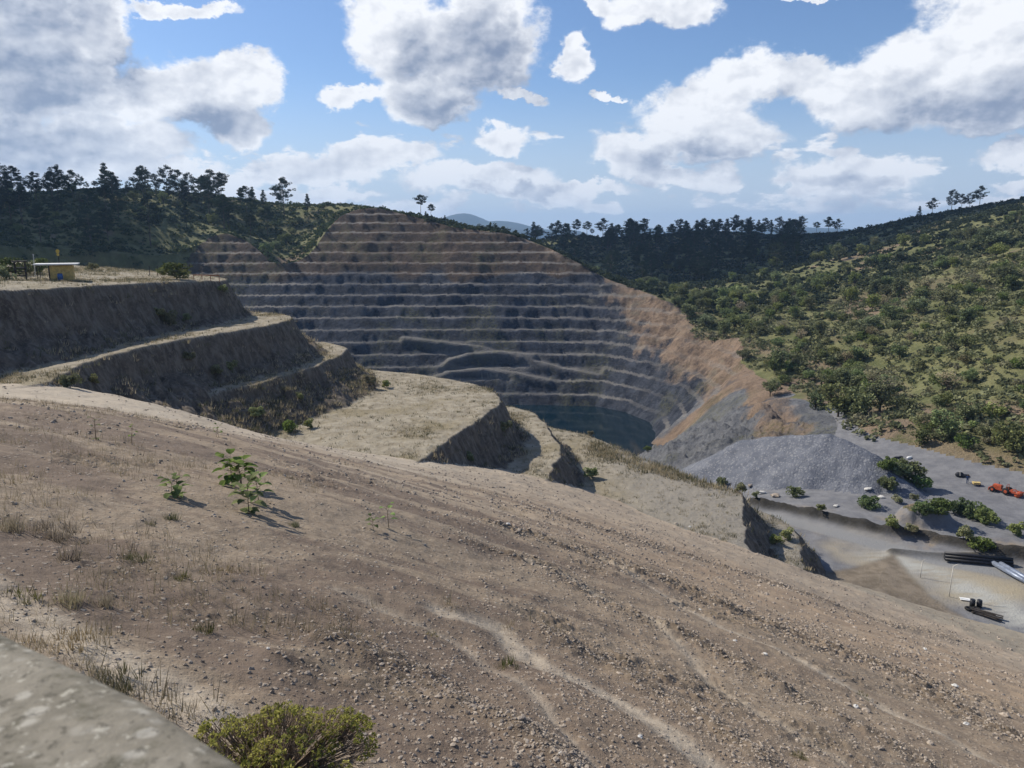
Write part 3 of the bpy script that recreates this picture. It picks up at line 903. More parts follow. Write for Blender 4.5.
# ------------------------------------------------------------------ the ground sheet, a polar grid cut into its surfaces
def build_land():
    az = np.concatenate([np.arange(-180, -46, 3.0), np.arange(-46, -36.5, 0.5), np.arange(-36.5, 36.5, 0.088), np.arange(36.5, 46, 0.5), np.arange(46, 180.1, 3.0)])
    az = np.radians(az)

    def geo(a, b, r):
        n = int(math.ceil(math.log(b / a) / math.log(r)))
        return a * (b / a) ** (np.arange(n) / n)
    rr = np.concatenate([geo(0.8, 5, 1.05), geo(5, 25, 1.006), geo(25, 70, 1.005), geo(70, 150, 1.0032), geo(150, 240, 1.005), geo(240, 430, 1.0022), geo(430, 900, 1.008), geo(900, 9000, 1.05), [9000.0]])
    A, R = np.meshgrid(az, rr)
    X = np.sin(A) * R
    Y = np.cos(A) * R
    nR, nA = X.shape
    Z = np.zeros_like(X)
    zone = np.zeros(X.shape, int)
    aux = {}
    for i in range(0, nR, 64):
        s = slice(i, min(nR, i + 64))
        z, zo, ax = land(X[s], Y[s])
        Z[s] = z
        zone[s] = zo
        for k, v in ax.items():
            aux.setdefault(k, np.zeros(X.shape, np.float32))[s] = v
    # distance fall-off of the planet keeps the sheet under the horizon
    Z = Z - np.clip(R - 1500, 0, None) * 0.012
    V = np.stack([X, Y, Z], -1).reshape(-1, 3)
    idx = np.arange(nR * nA).reshape(nR, nA)
    F = np.stack([idx[:-1, :-1], idx[:-1, 1:], idx[1:, 1:], idx[1:, :-1]], -1).reshape(-1, 4)[:, ::-1]
    fz = zone[:-1, :-1].ravel()
    # natural ground is split into hillside and the flat yard
    cx = X[:-1, :-1].ravel()
    cy = Y[:-1, :-1].ravel()
    cz = Z[:-1, :-1].ravel()
    yardish = (fz == 2) & (aux['rock'][:-1, :-1].ravel() < 0.02) & (cx > 30) & (cz < -40.6) & (cz > -48) & (cy < 185) & (cy > 30)
    rockish = (fz == 2) & (aux['rock'][:-1, :-1].ravel() > 0.02) & ~yardish
    pitface = (fz == 2) & (cx > 5) & (cx < 80) & (cy > 120) & (cy < 264) & (cz < -44.2) & ~yardish
    fz = np.where(yardish, 4, fz)
    fz = np.where(rockish | pitface, 3, fz)
    # attribute masks: what the soil itself is like
    x, y, zz = V[:, 0], V[:, 1], V[:, 2]
    Rf = np.hypot(x, y)
    g = {k: v.ravel() for k, v in aux.items()}
    sx = np.where(y > 1, x / np.maximum(y, 1), 0)
    ww = np.clip(Rf * 0.04, 0.3, 2.0)
    nb = fbm(x, y, 5.0, 4, 50)
    damp = np.clip(sstep(sx, 0.35, -0.2) * sstep(Rf, 75, 45) + 0.35, 0, 1)
    near = sstep(Rf + nb * 6, 42, 18)
    red = sstep(sx, -0.15, 0.25) * 0.8 + 0.1
    pale = np.clip(np.exp(-(g['tr'] / (ww * .74)) ** 4) * (0.85 + 0.35 * nb) + 0.34 * sstep(Rf + nb * 14, 48, 66) * sstep(x, 5, -15) * (1 + .8 * nb) + 0.25 * sstep(Rf, 55, 75), 0, 1)
    pale = np.maximum(pale, .8 * np.exp(-((line_dist(x, y, PALE_STRIP) + .12 * nb) / .38) ** 4))
    greyd = sstep(line_dist(x, y, [(44, 84), (50, 77), (56, 70)]) + nb * 3, 11, 5) * 0.8
    attr_dirt = dict(near=near, rub=np.clip(np.exp(-(g['wr'] / (ww * .8)) ** 2) * .9 + .8 * sstep(fbm(x, y, 3.5, 4, 402), .08, .4) * near, 0, 1), damp=damp, red=red, pale=pale, grey=greyd)
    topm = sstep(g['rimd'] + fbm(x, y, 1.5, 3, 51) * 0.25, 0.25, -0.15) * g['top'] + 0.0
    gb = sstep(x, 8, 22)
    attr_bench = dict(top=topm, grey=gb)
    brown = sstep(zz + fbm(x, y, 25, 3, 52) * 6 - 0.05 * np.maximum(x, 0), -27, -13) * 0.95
    RIM = [(5, 404), (25, 394), (45, 378), (66, 338), (77, 292), (80, 236)]
    orange = 0.95 * sstep(line_dist(x, y, RIM) + nb * 7 + 9 * fbm(x, y, 18, 4, 58), 17, 1)
    ridge = line_dist(x, y, [(80, 236), (72, 243), (62, 246.5), (52, 249)])
    orange = np.maximum(orange, sstep(ridge + nb * 3, 11, 4))
    orange = orange * (y > 245) + (y <= 245) * sstep(ridge + nb * 3, 11, 4)
    orange = np.maximum(orange, .8 * sstep(np.hypot(x - 76, y - 222) + nb * 4, 8, 4))
    orange = orange * (1 - 0.9 * g['rock'] * (ridge > 6)) + 0.75 * sstep(line_dist(x, y, [(78, 228), (70, 205), (64, 180), (58, 160)]) + 5 * nb, 9, 3) * (y < 240)
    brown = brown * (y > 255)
    shelf = ((g['fr'] > g['face'] + .02) & (g['d'] > 0.5)) * (1 - 0.75 * g['worn']) * np.clip(.75 + .9 * fbm(x, y, 30, 3, 57), .25, 1) * (fz_vert(zone, 3).ravel())
    shelf = np.maximum(shelf, .8 * g['ramp'])
    green = sstep(fbm(x, y, 14, 4, 53), 0.15, 0.5) * 0.5
    tanp = .6 * np.clip(sstep(x, 0, 50) * sstep(zz, -58, -45) + .2, 0, 1) * (y > 255)
    light = (y < 262) * (ridge > 3) * 1.0
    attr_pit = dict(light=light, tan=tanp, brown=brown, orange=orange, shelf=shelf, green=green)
    bare = sstep(fbm(x, y, 26, 4, 54) + 0.25 * sstep(np.hypot((x - 130) / 45, (y - 300) / 40), 1.2, 0.2), 0.36, 0.5)
    foot = sstep(np.abs(zz + 40), 2.2, 0.4) * (x > 60)
    bare = np.maximum(bare, sstep(np.hypot(x - 82, y - 226) + nb * 4, 11, 6))
    attr_hill = dict(bare=np.maximum(bare, 0.8 * foot))
    TP = pxl([(865, 545), (960, 575)], YZ)
    tan = np.clip(.8 * sstep(np.hypot((x - TP[0][0]) / 6, (y - TP[0][1]) / 7) + nb * .4, 1.2, 0.5) + sstep(np.hypot((x - TP[1][0]) / 12, (y - TP[1][1]) / 7) + nb * .3, 1.2, 0.5), 0, 1)
    paley = np.exp(-((g['rd2'] + nb * .5) / 2.4) ** 2) + 0.35 * np.exp(-(g['rd'] / 1.8) ** 2)
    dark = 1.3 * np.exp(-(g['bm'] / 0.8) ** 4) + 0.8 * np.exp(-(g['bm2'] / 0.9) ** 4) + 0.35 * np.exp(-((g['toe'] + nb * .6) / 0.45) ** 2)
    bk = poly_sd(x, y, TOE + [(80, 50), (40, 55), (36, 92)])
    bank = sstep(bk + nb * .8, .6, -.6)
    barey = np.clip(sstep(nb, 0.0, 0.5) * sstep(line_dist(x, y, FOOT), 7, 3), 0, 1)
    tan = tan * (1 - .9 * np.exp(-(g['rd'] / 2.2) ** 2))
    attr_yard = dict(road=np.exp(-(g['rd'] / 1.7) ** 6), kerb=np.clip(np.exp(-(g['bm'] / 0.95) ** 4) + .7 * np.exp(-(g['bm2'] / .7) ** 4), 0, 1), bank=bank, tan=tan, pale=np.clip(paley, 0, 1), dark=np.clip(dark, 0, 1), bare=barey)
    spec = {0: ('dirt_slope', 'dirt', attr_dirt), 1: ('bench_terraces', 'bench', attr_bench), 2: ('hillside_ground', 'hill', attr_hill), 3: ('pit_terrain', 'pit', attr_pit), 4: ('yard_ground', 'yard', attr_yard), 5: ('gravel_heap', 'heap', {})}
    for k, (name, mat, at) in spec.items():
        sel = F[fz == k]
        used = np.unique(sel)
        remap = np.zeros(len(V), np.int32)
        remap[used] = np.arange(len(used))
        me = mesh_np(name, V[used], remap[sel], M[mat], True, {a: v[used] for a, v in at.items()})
        o = link(name, me)
        if k == 5:
            tag(o, 'large heap of blue grey crushed rock beside the haul road', 'gravel heap')
        else:
            tag(o, kind='structure')
    return


def fz_vert(zone, k):
    return (zone == k).astype(np.float32)


build_land()

# pit water
def build_water():
    P = np.array([(-114, 318), (-40, 321), (34, 318), (47, 306), (54, 285), (57, 258), (48, 238), (0, 226), (-112, 236)], float)
    n = len(P)
    V = np.concatenate([np.c_[P, np.full(n, WATER_Z)], [[-20, 275, WATER_Z]]])
    F = np.array([[n, i, (i + 1) % n] for i in range(n)])[:, ::-1]
    tag(link('pit_water', mesh_np('pit_water', V, F, M['water'])), kind='structure')


build_water()


def build_mountains():
    xs = np.linspace(-5000, 5000, 260)
    ys = np.linspace(5200, 8200, 40)
    X, Y = np.meshgrid(xs, ys)

    def peak(px, py, w, Y0):
        r = at_y(px, py, Y0)
        return r[2] * np.exp(-((X - r[0]) / w) ** 2 - ((Y - Y0) / 700.0) ** 2)
    Z = np.full(X.shape, 0.0)
    for a in [(462, 214, 330, 6800), (500, 221, 400, 6600), (420, 222, 400, 6900), (545, 229, 500, 6600), (640, 229, 300, 7000), (690, 230, 400, 7000), (350, 224, 500, 7000), (250, 226, 600, 7000), (800, 228, 800, 7200)]:
        Z = np.maximum(Z, peak(*a))
    Z = Z + fbm(X, Y, 900, 5, 60) * 26 * sstep(Z, 5, 60) - 140 * (1 - sstep(Z, 0, 40))
    idx = np.arange(X.size).reshape(X.shape)
    F = np.stack([idx[:-1, :-1], idx[:-1, 1:], idx[1:, 1:], idx[1:, :-1]], -1).reshape(-1, 4)
    me = mesh_np('mountains', np.stack([X, Y, Z], -1).reshape(-1, 3), F, plain('far_forest', (0.022, 0.034, 0.030), 0.95, var=.3, scale=.004), True)
    tag(link('mountains', me), kind='structure')


build_mountains()

# the air itself
def build_haze():
    x, y0, y1, z0, z1 = 9400.0, -9400.0, 9400.0, -330.0, 240.0
    V = [(-x, y0, z0), (x, y0, z0), (x, y1, z0), (-x, y1, z0), (-x, y0, z1), (x, y0, z1), (x, y1, z1), (-x, y1, z1)]
    F = [(0, 3, 2, 1), (4, 5, 6, 7), (0, 1, 5, 4), (1, 2, 6, 5), (2, 3, 7, 6), (3, 0, 4, 7)]
    m = bpy.data.materials.new('haze_air')
    m.use_nodes = True
    t = NT(m.node_tree)
    out = t.n('ShaderNodeOutputMaterial')
    v = t.n('ShaderNodeVolumePrincipled')
    v.inputs['Color'].default_value = (0.42, 0.66, 1.0, 1)
    v.inputs['Density'].default_value = HAZE_DENSITY
    v.inputs['Anisotropy'].default_value = 0.2
    t.link(v.outputs[0], out.inputs['Volume'])
    tag(link('haze', mesh_np('haze', np.array(V), np.array(F), m)), kind='stuff')


build_haze()

# ------------------------------------------------------------------ clouds overhead, whose shadows lie on the hills
def ico(sub=2):
    import bmesh
    bm = bmesh.new()
    bmesh.ops.create_icosphere(bm, subdivisions=sub, radius=1.0)
    V = np.array([v.co[:] for v in bm.verts])
    F = np.array([[v.index for v in f.verts] for f in bm.faces])
    bm.free()
    return V, F


ICO1, ICO2, ICO3 = ico(1), ico(2), ico(3)


def blobs(spec, base):
    Vs, Fs, o = [], [], 0
    for (c, r) in spec:
        Vs.append(base[0] * np.array(r) + np.array(c))
        Fs.append(base[1] + o)
        o += len(base[0])
    return np.concatenate(Vs), np.concatenate(Fs)


def build_cloud(targets, height, seed):
    """a cumulus standing where its shadow covers the given ground ellipses"""
    rng = np.random.default_rng(seed)
    m, t, b = new_mat('cloud_white')
    b.inputs['Base Color'].default_value = (0.9, 0.91, 0.93, 1)
    spec = []
    for (x, y, z, rx, ry) in targets:
        s = (height - z) / SUN_DIR[2]
        c = np.array([x, y, z]) + SUN_DIR * s
        n = 26
        for _ in range(n):
            a, q = rng.uniform(0, 2 * math.pi), math.sqrt(rng.uniform(0, 1))
            r = rng.uniform(0.22, 0.42)
            spec.append(((c[0] + math.cos(a) * q * rx * .85, c[1] + math.sin(a) * q * ry * .85, c[2] + rng.uniform(0, 18)), (rx * r, ry * r, 20 + 14 * r)))
    V, F = blobs(spec, ICO3)
    V = V + (fbm(V[:, 0] + V[:, 2], V[:, 1], 30, 3, seed)[:, None]) * np.array([6, 6, 4])
    tag(link('cloud', mesh_np('cloud', V, F, m, True)), kind='structure')


build_cloud([(60, 700, -5, 330, 200), (330, 620, 0, 190, 120), (500, 560, 30, 170, 90)], 620.0, 3)
build_cloud([(-340, 420, 10, 130, 140), (-215, 350, -8, 50, 60)], 520.0, 4)

# ------------------------------------------------------------------ vegetation builders
def leaf_quads(C, size, rng, up=0.3, aspect=0.6, tint=None):
    n = len(C)
    nrm = rng.normal(size=(n, 3))
    nrm[:, 2] += up
    nrm /= np.linalg.norm(nrm, axis=1)[:, None]
    t = rng.normal(size=(n, 3))
    t -= (t * nrm).sum(1)[:, None] * nrm
    t /= np.linalg.norm(t, axis=1)[:, None]
    s = np.cross(nrm, t)
    sz = np.broadcast_to(np.asarray(size, float), (n,))[:, None]
    V = np.stack([C - t * sz, C - s * sz * aspect + nrm * sz * .15, C + t * sz, C + s * sz * aspect + nrm * sz * .15], 1).reshape(-1, 3)
    F = np.arange(4 * n).reshape(n, 4)
    ti = rng.uniform(0, 1, n) if tint is None else np.clip(tint + rng.uniform(-.2, .2, n), 0, 1)
    return V, F, np.repeat(ti, 4)


def tube(points, radii, k=6):
    P = np.array(points, float)
    Vs = []
    for i, p in enumerate(P):
        d = P[min(i + 1, len(P) - 1)] - P[max(i - 1, 0)]
        d /= np.linalg.norm(d) + 1e-9
        u = np.cross(d, [0.3, 1, 0.1])
        u /= np.linalg.norm(u)
        v = np.cross(d, u)
        a = np.arange(k) * 2 * math.pi / k
        Vs.append(p + radii[i] * (np.cos(a)[:, None] * u + np.sin(a)[:, None] * v))
    F = []
    for i in range(len(P) - 1):
        for j in range(k):
            F.append((i * k + j, i * k + (j + 1) % k, (i + 1) * k + (j + 1) % k, (i + 1) * k + j))
    return np.concatenate(Vs), np.array(F)


def join(parts):
    Vs, Fs, o = [], [], 0
    for V, F in parts:
        Vs.append(V)
        Fs.append(F + o)
        o += len(V)
    return np.concatenate(Vs), np.concatenate(Fs)


def shell(n, rng, flat=1.0):
    d = rng.normal(size=(n, 3))
    d /= np.linalg.norm(d, axis=1)[:, None]
    d *= (rng.uniform(0.55, 1.0, n) ** 0.5)[:, None]
    d[:, 2] *= flat
    return d


def pine_meshes(seed, h=15.0, crown_from=0.42, width=3.2, rounded=True, nb=34):
    rng = np.random.default_rng(seed)
    lean = rng.normal(0, 0.02, 2)
    pts = [(lean[0] * z * z / h + 0.08 * math.sin(z), lean[1] * z * z / h, z) for z in np.linspace(-0.6, h * 0.97, 8)]
    rad = np.linspace(0.24, 0.03, 8)
    tr = [tube(pts, rad)]
    C, S, T = [], [], []
    for i in range(nb):
        f = crown_from + (1 - crown_from) * ((i + rng.uniform(0, 1)) / nb)
        z = f * h
        u = (f - crown_from) / (1 - crown_from)
        prof = (math.sin(math.pi * (0.18 + 0.80 * u)) ** 0.8) if rounded else (1.02 - u) ** 0.85
        L = width * 1.35 * prof * rng.uniform(0.6, 1.1)
        a = rng.uniform(0, 2 * math.pi)
        rise = rng.uniform(0.05, 0.45) * L
        end = np.array([math.cos(a) * L, math.sin(a) * L, z + rise])
        st = np.array([lean[0] * z * z / h, lean[1] * z * z / h, z])
        tr.append(tube([st, st * .4 + end * .6 + np.array([0, 0, -.15]), end], [0.07, 0.045, 0.02], 4))
        for q in (0.55, 0.8, 1.0):
            if rng.uniform() < 0.18:
                continue
            c = st + (end - st) * q + rng.normal(0, .15, 3)
            n = int(24 * (0.6 + prof))
            dd = shell(n, rng, 0.5) * rng.uniform(0.7, 1.15)
            C.append(c + dd)
            S.append(rng.uniform(0.26, 0.46, n))
            T.append(np.full(n, rng.uniform(0.1, 0.7)) + dd[:, 2] * .3)
    top = np.array([lean[0] * h, lean[1] * h, h])
    dd = shell(26, rng, 0.9) * 0.8
    C.append(top + dd - [0, 0, .4])
    S.append(rng.uniform(.2, .32, 26))
    T.append(np.full(26, .5))
    C = np.concatenate(C)
    V, F, ti = leaf_quads(C, np.concatenate(S), rng, 0.5, 0.32, np.concatenate(T))
    tv, tf = join(tr)
    return mesh_np('trunk', tv, tf, M['bark'], True), mesh_np('crown', V, F, M['pine'], False, dict(tint=ti))


def broad_meshes(seed, h=7.0, w=4.0, ch=0.65, nclump=16, nleaf=60, leaf=0.28, mat='leaf', bare=0.0):
    rng = np.random.default_rng(seed)
    tr = [tube([(0, 0, -.5), (rng.normal(0, .1), rng.normal(0, .1), h * .25), (rng.normal(0, .2), rng.normal(0, .2), h * .6)], [h * .03, h * .022, h * .01])]
    C, S, T = [], [], []
    cz = h * (1 - ch / 2)
    for i in range(nclump):
        d = rng.normal(size=3)
        d /= np.linalg.norm(d)
        q = rng.uniform(0.35, 0.95)
        c = np.array([d[0] * w / 2 * q, d[1] * w / 2 * q, cz + d[2] * h * ch / 2 * q])
        r = w * rng.uniform(0.13, 0.24)
        tr.append(tube([(0, 0, h * .22), (c[0] * .5, c[1] * .5, h * .25 + (c[2] - h * .25) * .45), tuple(c)], [h * .014, h * .009, h * .004], 4))
        n = int(nleaf * rng.uniform(.6, 1.3) * (1 - bare))
        dd = shell(n, rng, 0.75) * r
        C.append(c + dd)
        S.append(rng.uniform(.7, 1.3, n) * leaf)
        T.append(np.clip(np.full(n, rng.uniform(0.05, 0.85)) + dd[:, 2] / r * .12, 0, 1))
    V, F, ti = leaf_quads(np.concatenate(C), np.concatenate(S), rng, 1.2, 0.6, np.concatenate(T))
    tv, tf = join(tr)
    return mesh_np('trunk', tv, tf, M['bark'], True), mesh_np('crown', V, F, M[mat], False, dict(tint=ti))


def plant(name, meshes, loc, sc, rz, label, cat, group=None, names=('trunk', 'crown')):
    root = bpy.data.objects.new(name, None)
    COL.objects.link(root)
    root.location = tuple(float(v) for v in loc)
    root.rotation_euler = (0, 0, rz)
    root.scale = (sc, sc, sc) if np.isscalar(sc) else tuple(float(v) for v in sc)
    root.empty_display_size = 0.5
    tag(root, label, cat, group)
    for nm, me in zip(names, meshes):
        link(nm, me, root)
    return root


PINES = [pine_meshes(11, 15, .38, 3.4), pine_meshes(12, 15, .50, 3.0), pine_meshes(13, 15, .30, 3.6), pine_meshes(14, 15, .25, 2.8, False, 40), pine_meshes(15, 15, .62, 2.7, True, 22)]
BROAD = [broad_meshes(21, 6.5, 5.4, .88, 22), broad_meshes(22, 5.5, 5.8, .9, 22), broad_meshes(23, 7.5, 5.4, .86, 24), broad_meshes(24, 4.6, 4.8, .92, 18), broad_meshes(25, 6.5, 6.8, .8, 26)]
DRYT = [broad_meshes(31, 6.5, 5.5, .8, 20, 30, .2, 'dry'), broad_meshes(32, 5.5, 5.0, .8, 18, 34, .2, 'dry')]
BUSH = [broad_meshes(41, 2.2, 3.4, .95, 15, 46, .20, 'scrub'), broad_meshes(42, 2.7, 3.6, .95, 16, 46, .22, 'scrub'), broad_meshes(43, 1.9, 3.8, .97, 15, 46, .18, 'bright')]


# pines one can tell apart on the skylines: (x, top y, base y, distance, kind)
def pines_at(lst, label, group):
    for i, (px, ty, by, Y, kind) in enumerate(lst):
        b = at_y(px, by, Y)
        gz = ground_z(b[0], b[1])
        topz = at_y(px, ty, Y)[2]
        h = max(5.0, topz - gz)
        plant('pine_tree', PINES[kind], (b[0], b[1], gz - .2), (h / 15.0 * .5 + .5 * min(1.25, h / 15), h / 15.0 * .5 + .5 * min(1.25, h / 15), h / 15.0), random.uniform(0, 6.28), label[i] if isinstance(label, list) else label, 'pine tree', group)


pines_at([(12, 181, 205, 450, 1), (33, 180, 205, 455, 0), (48, 184, 208, 455, 1), (65, 174, 205, 455, 0), (82, 175, 206, 455, 2), (98, 181, 207, 455, 1), (116, 178, 208, 450, 0), (130, 181, 208, 450, 2), (145, 166, 206, 450, 1),
          (157, 174, 208, 450, 0), (168, 166, 206, 455, 2), (180, 170, 206, 455, 0), (190, 173, 208, 455, 2), (205, 176, 208, 460, 1), (212, 170, 206, 460, 0), (222, 173, 205, 462, 4), (90, 190, 225, 400, 0), (120, 192, 232, 390, 2), (150, 195, 236, 380, 0), (60, 196, 236, 380, 2)],
         'tall dark pine in the dense stand along the left hill crest', 'pines along the left hill crest')
more = []
for i in range(26):
    r_ = random.Random(900 + i)
    px = 2 + i * 8.6 + r_.uniform(-3, 3)
    more.append((px, r_.uniform(176, 190), 210, r_.uniform(425, 470), r_.choice([0, 1, 2, 2, 0])))
pines_at(more, 'dark pine in the dense stand along the left hill crest, shorter than the tallest', 'shorter pines along the left hill crest')
pines_at([(241, 188, 208, 478, 3), (253, 187, 208, 478, 3), (264, 190, 210, 478, 3), (308, 194, 216, 475, 3)],
         'small conical pine on the bare part of the left hill crest', 'small conical pines on the left crest')
pines_at([(284, 178, 212, 470, 0)], 'large round crowned pine standing alone on the left hill crest', None)
pines_at([(421, 195, 222, 440, 4), (431, 204, 222, 438, 4)], ['tallest bare stemmed pine on the pit rim skyline', 'shorter bare stemmed pine leaning beside the tallest rim pine'], 'pines on the pit rim')
pines_at([(426, 217, 228, 432, 3), (445, 218, 231, 430, 3)], ['squat dark conifer at the foot of the rim pines', 'dark conical conifer right of the rim pines'], 'pines on the pit rim')
mid = []
for i, px in enumerate([552, 560, 568, 574, 583, 592, 598, 606, 614, 622, 630, 636, 642, 650, 658, 664, 672, 680, 688, 696, 704, 712, 719, 726, 733, 740, 748, 755, 762, 770, 778, 786, 794, 800]):
    r_ = random.Random(px)
    mid.append((px, (224 if px < 570 else 231 - 11 * sstep(np.array(px), 640, 720) + r_.uniform(-3, 5)), 242, 740 + r_.uniform(-40, 40), r_.choice([0, 1, 2, 3])))
pines_at(mid, 'dark pine on the shaded ridge beyond the pit', 'pines on the ridge beyond the pit')
pines_at([(816, 222, 236, 720, 4), (828, 217, 236, 690, 1), (837, 219, 236, 690, 0)], 'pine standing clear on the skyline where the right ridge begins', 'pines at the foot of the right ridge')
pines_at([(919, 206, 216, 575, 3), (932, 198, 215, 575, 0), (951, 190, 213, 570, 2), (961, 194, 212, 570, 0), (969, 193, 211, 570, 2), (979, 186, 210, 565, 0)],
         'broad dark pine in the row on the right ridge crest', 'pines on the right ridge crest')


# scattered trees and shrubs, one by one
def vis_ok(x, y, z):
    """seen from the lookout: no land in between"""
    t = np.linspace(0.05, 0.97, 60)
    return bool(np.all(land(x * t, y * t, False) < z * t + 1.0))


def scatter(n, xr, yr, protos, smin, smax, name, label, cat, group, seed, cond=None, cap=None):
    rng = np.random.default_rng(seed)
    k = 0
    X = rng.uniform(*xr, n * 14)
    Y = rng.uniform(*yr, n * 14)
    Z, zo, ax = land(X, Y)
    for x, y, z, q in zip(X, Y, Z, zo):
        if k >= n:
            break
        if q != 2 or (y < 262 and x < 81 and y > 186) or abs(x / y) > 0.70 or (z < -41 and y < 205) or (cond and not cond(x, y, z)):
            continue
        s = rng.uniform(smin, smax)
        if not vis_ok(x, y, z + s * 4):
            continue
        plant(name, protos[rng.integers(len(protos))], (x, y, z - .1), (s * rng.uniform(.85, 1.2), s * rng.uniform(.85, 1.2), s), rng.uniform(0, 6.28), label, cat, group)
        k += 1
    return k


right_hill = lambda x, y, z: x > 0.16 * y + 20
scatter(140, (70, 300), (135, 420), BROAD, .5, 1.2, 'broadleaf_tree', 'rounded green tree among the scrub on the sunlit right hillside', 'tree', 'trees on the right hillside', 101, right_hill)
scatter(22, (70, 260), (135, 360), DRYT, .5, 1.0, 'dry_tree', 'thin leafless looking dry tree among the scrub on the right hillside', 'tree', 'dry trees on the right hillside', 102, right_hill)
scatter(90, (66, 220), (132, 300), BUSH, .7, 1.5, 'shrub', 'low green shrub on the sunlit right hillside', 'shrub', 'shrubs on the right hillside', 103, right_hill)
scatter(48, (20, 260), (330, 620), BROAD, .8, 1.5, 'broadleaf_tree', 'dark rounded tree in the shaded valley beyond the pit', 'tree', 'trees in the valley beyond the pit', 104)
scatter(130, (10, 420), (480, 800), PINES, .85, 1.35, 'pine_tree', 'dark pine in the forest on the shaded ridge flank', 'pine tree', 'pines on the shaded ridge flank', 105, lambda x, y, z: x < .37 * y)
scatter(45, (-330, -120), (250, 470), BROAD, .6, 1.2, 'broadleaf_tree', 'dark rounded tree on the slope of the left hill', 'tree', 'trees on the left hill slope', 106)
scatter(34, (-330, -130), (310, 460), PINES, .8, 1.25, 'pine_tree', 'dark pine on the slope below the left hill crest', 'pine tree', 'pines on the left hill slope', 107)
scatter(50, (56, 125), (200, 370), BROAD, .5, .95, 'broadleaf_tree', 'green tree in the belt along the right rim of the pit', 'tree', 'trees along the right pit rim', 108)
for i, (px, py, s, lab) in enumerate([(838, 405, 1.15, 'large dark round tree at the hill foot behind the gravel heap'), (858, 404, 1.1, 'dark round tree at the hill foot behind the gravel heap, right of the largest'), (880, 400, .9, 'dark tree at the hill foot right of the two round ones'),
                                      (815, 398, .8, 'green tree beside the orange cut at the pit corner'), (770, 385, .7, 'green tree at the top of the orange pit ridge'), (945, 425, .8, 'slender tree above the bare bank at the hill foot'), (1008, 440, .9, 'dense dark tree above the orange machine')]):
    p = hit(px, py + 12)
    plant('broadleaf_tree', BROAD[i % 5], (p[0], p[1], p[2] - .2), s * 1.25, i * 1.3, lab, 'tree')


def scrub(name, n, xr, yr, mat, smin, smax, seed, cond, q=26, leaf=0.42, wl=22.0, cut=-0.25):
    rng = np.random.default_rng(seed)
    X = rng.uniform(*xr, n)
    Y = rng.uniform(*yr, n)
    Z, zo, ax = land(X, Y)
    keep = (zo == 2) & ~((Y < 262) & (X < 81) & (Y > 186)) & (np.abs(X / Y) < 0.76) & ((Z > -41.2) | (Y > 205)) & cond(X, Y, Z) & (fbm(X, Y, wl, 3, seed) > cut)
    X, Y, Z = X[keep], Y[keep], Z[keep]
    n = len(X)
    s = rng.uniform(smin, smax, n) * np.clip(0.8 + 0.7 * fbm(X, Y, 16, 3, seed + 1), .4, 1.6)
    d = rng.normal(size=(n, q, 3))
    d /= np.linalg.norm(d, axis=2)[..., None]
    d *= rng.uniform(.6, 1, (n, q, 1))
    d[..., 2] = np.abs(d[..., 2]) * rng.uniform(.5, 1.0, (n, 1))
    C = np.stack([X, Y, Z], -1)[:, None, :] + d * s[:, None, None]
    base = rng.uniform(0.0, .9, n)[:, None] + 0 * d[..., 0]
    V, F, ti = leaf_quads(C.reshape(-1, 3), (rng.uniform(.7, 1.3, (n, q)) * leaf * np.sqrt(s / 1.5)[:, None]).ravel(), rng, 1.3, .65, base.ravel())
    tag(link(name, mesh_np(name, V, F, M[mat], False, dict(tint=ti))), kind='stuff')


scrub('hillside_scrub', 34000, (60, 480), (130, 600), 'scrub', .8, 2.4, 201, lambda x, y, z: (x > 0.15 * y + 15) & (y < 360 + .2 * x), q=22, leaf=.46, cut=-.55)
scrub('ridge_scrub', 17000, (-60, 620), (320, 860), 'dark_scrub', 1.5, 3.6, 202, lambda x, y, z: (x > -0.15 * y), q=24, leaf=.7, cut=-.6)
scrub('left_hill_scrub', 15000, (-430, -20), (190, 520), 'dark_scrub', 1.0, 2.8, 203, lambda x, y, z: True | (x > 0), q=24, leaf=.55, cut=-.5)


# grass and weeds that nobody could count
def grass(name, X, Y, Z, hgt, mat, seed, blades=9, width=.02, spread=.12):
    rng = np.random.default_rng(seed)
    n = len(X)
    hgt = np.broadcast_to(hgt, (n,))
    a = rng.uniform(0, 2 * math.pi, (n, blades))
    r = rng.uniform(0, 1, (n, blades)) * spread * hgt[:, None] * 4
    bx = X[:, None] + np.cos(a) * r
    by = Y[:, None] + np.sin(a) * r
    bz = np.repeat(Z[:, None], blades, 1) - .03
    hh = hgt[:, None] * rng.uniform(.5, 1.1, (n, blades))
    le = rng.uniform(.1, .6, (n, blades)) * hh
    tx = bx + np.cos(a) * le
    ty = by + np.sin(a) * le
    tz = bz + hh
    wv = width * np.clip(hgt / .4, .5, 3)[:, None]
    pa = a + math.pi / 2 + rng.normal(0, .6, a.shape)
    B1 = np.stack([bx - np.cos(pa) * wv, by - np.sin(pa) * wv, bz], -1)
    B2 = np.stack([bx + np.cos(pa) * wv, by + np.sin(pa) * wv, bz], -1)
    T = np.stack([tx, ty, tz], -1)
    V = np.stack([B1, B2, T], 2).reshape(-1, 3)
    F = np.arange(len(V)).reshape(-1, 3)
    ti = np.repeat((rng.uniform(0, .6, (n, 1)) + rng.uniform(0, .4, a.shape)).ravel(), 3)
    return mesh_np(name, V, F, M[mat], False, dict(tint=ti))


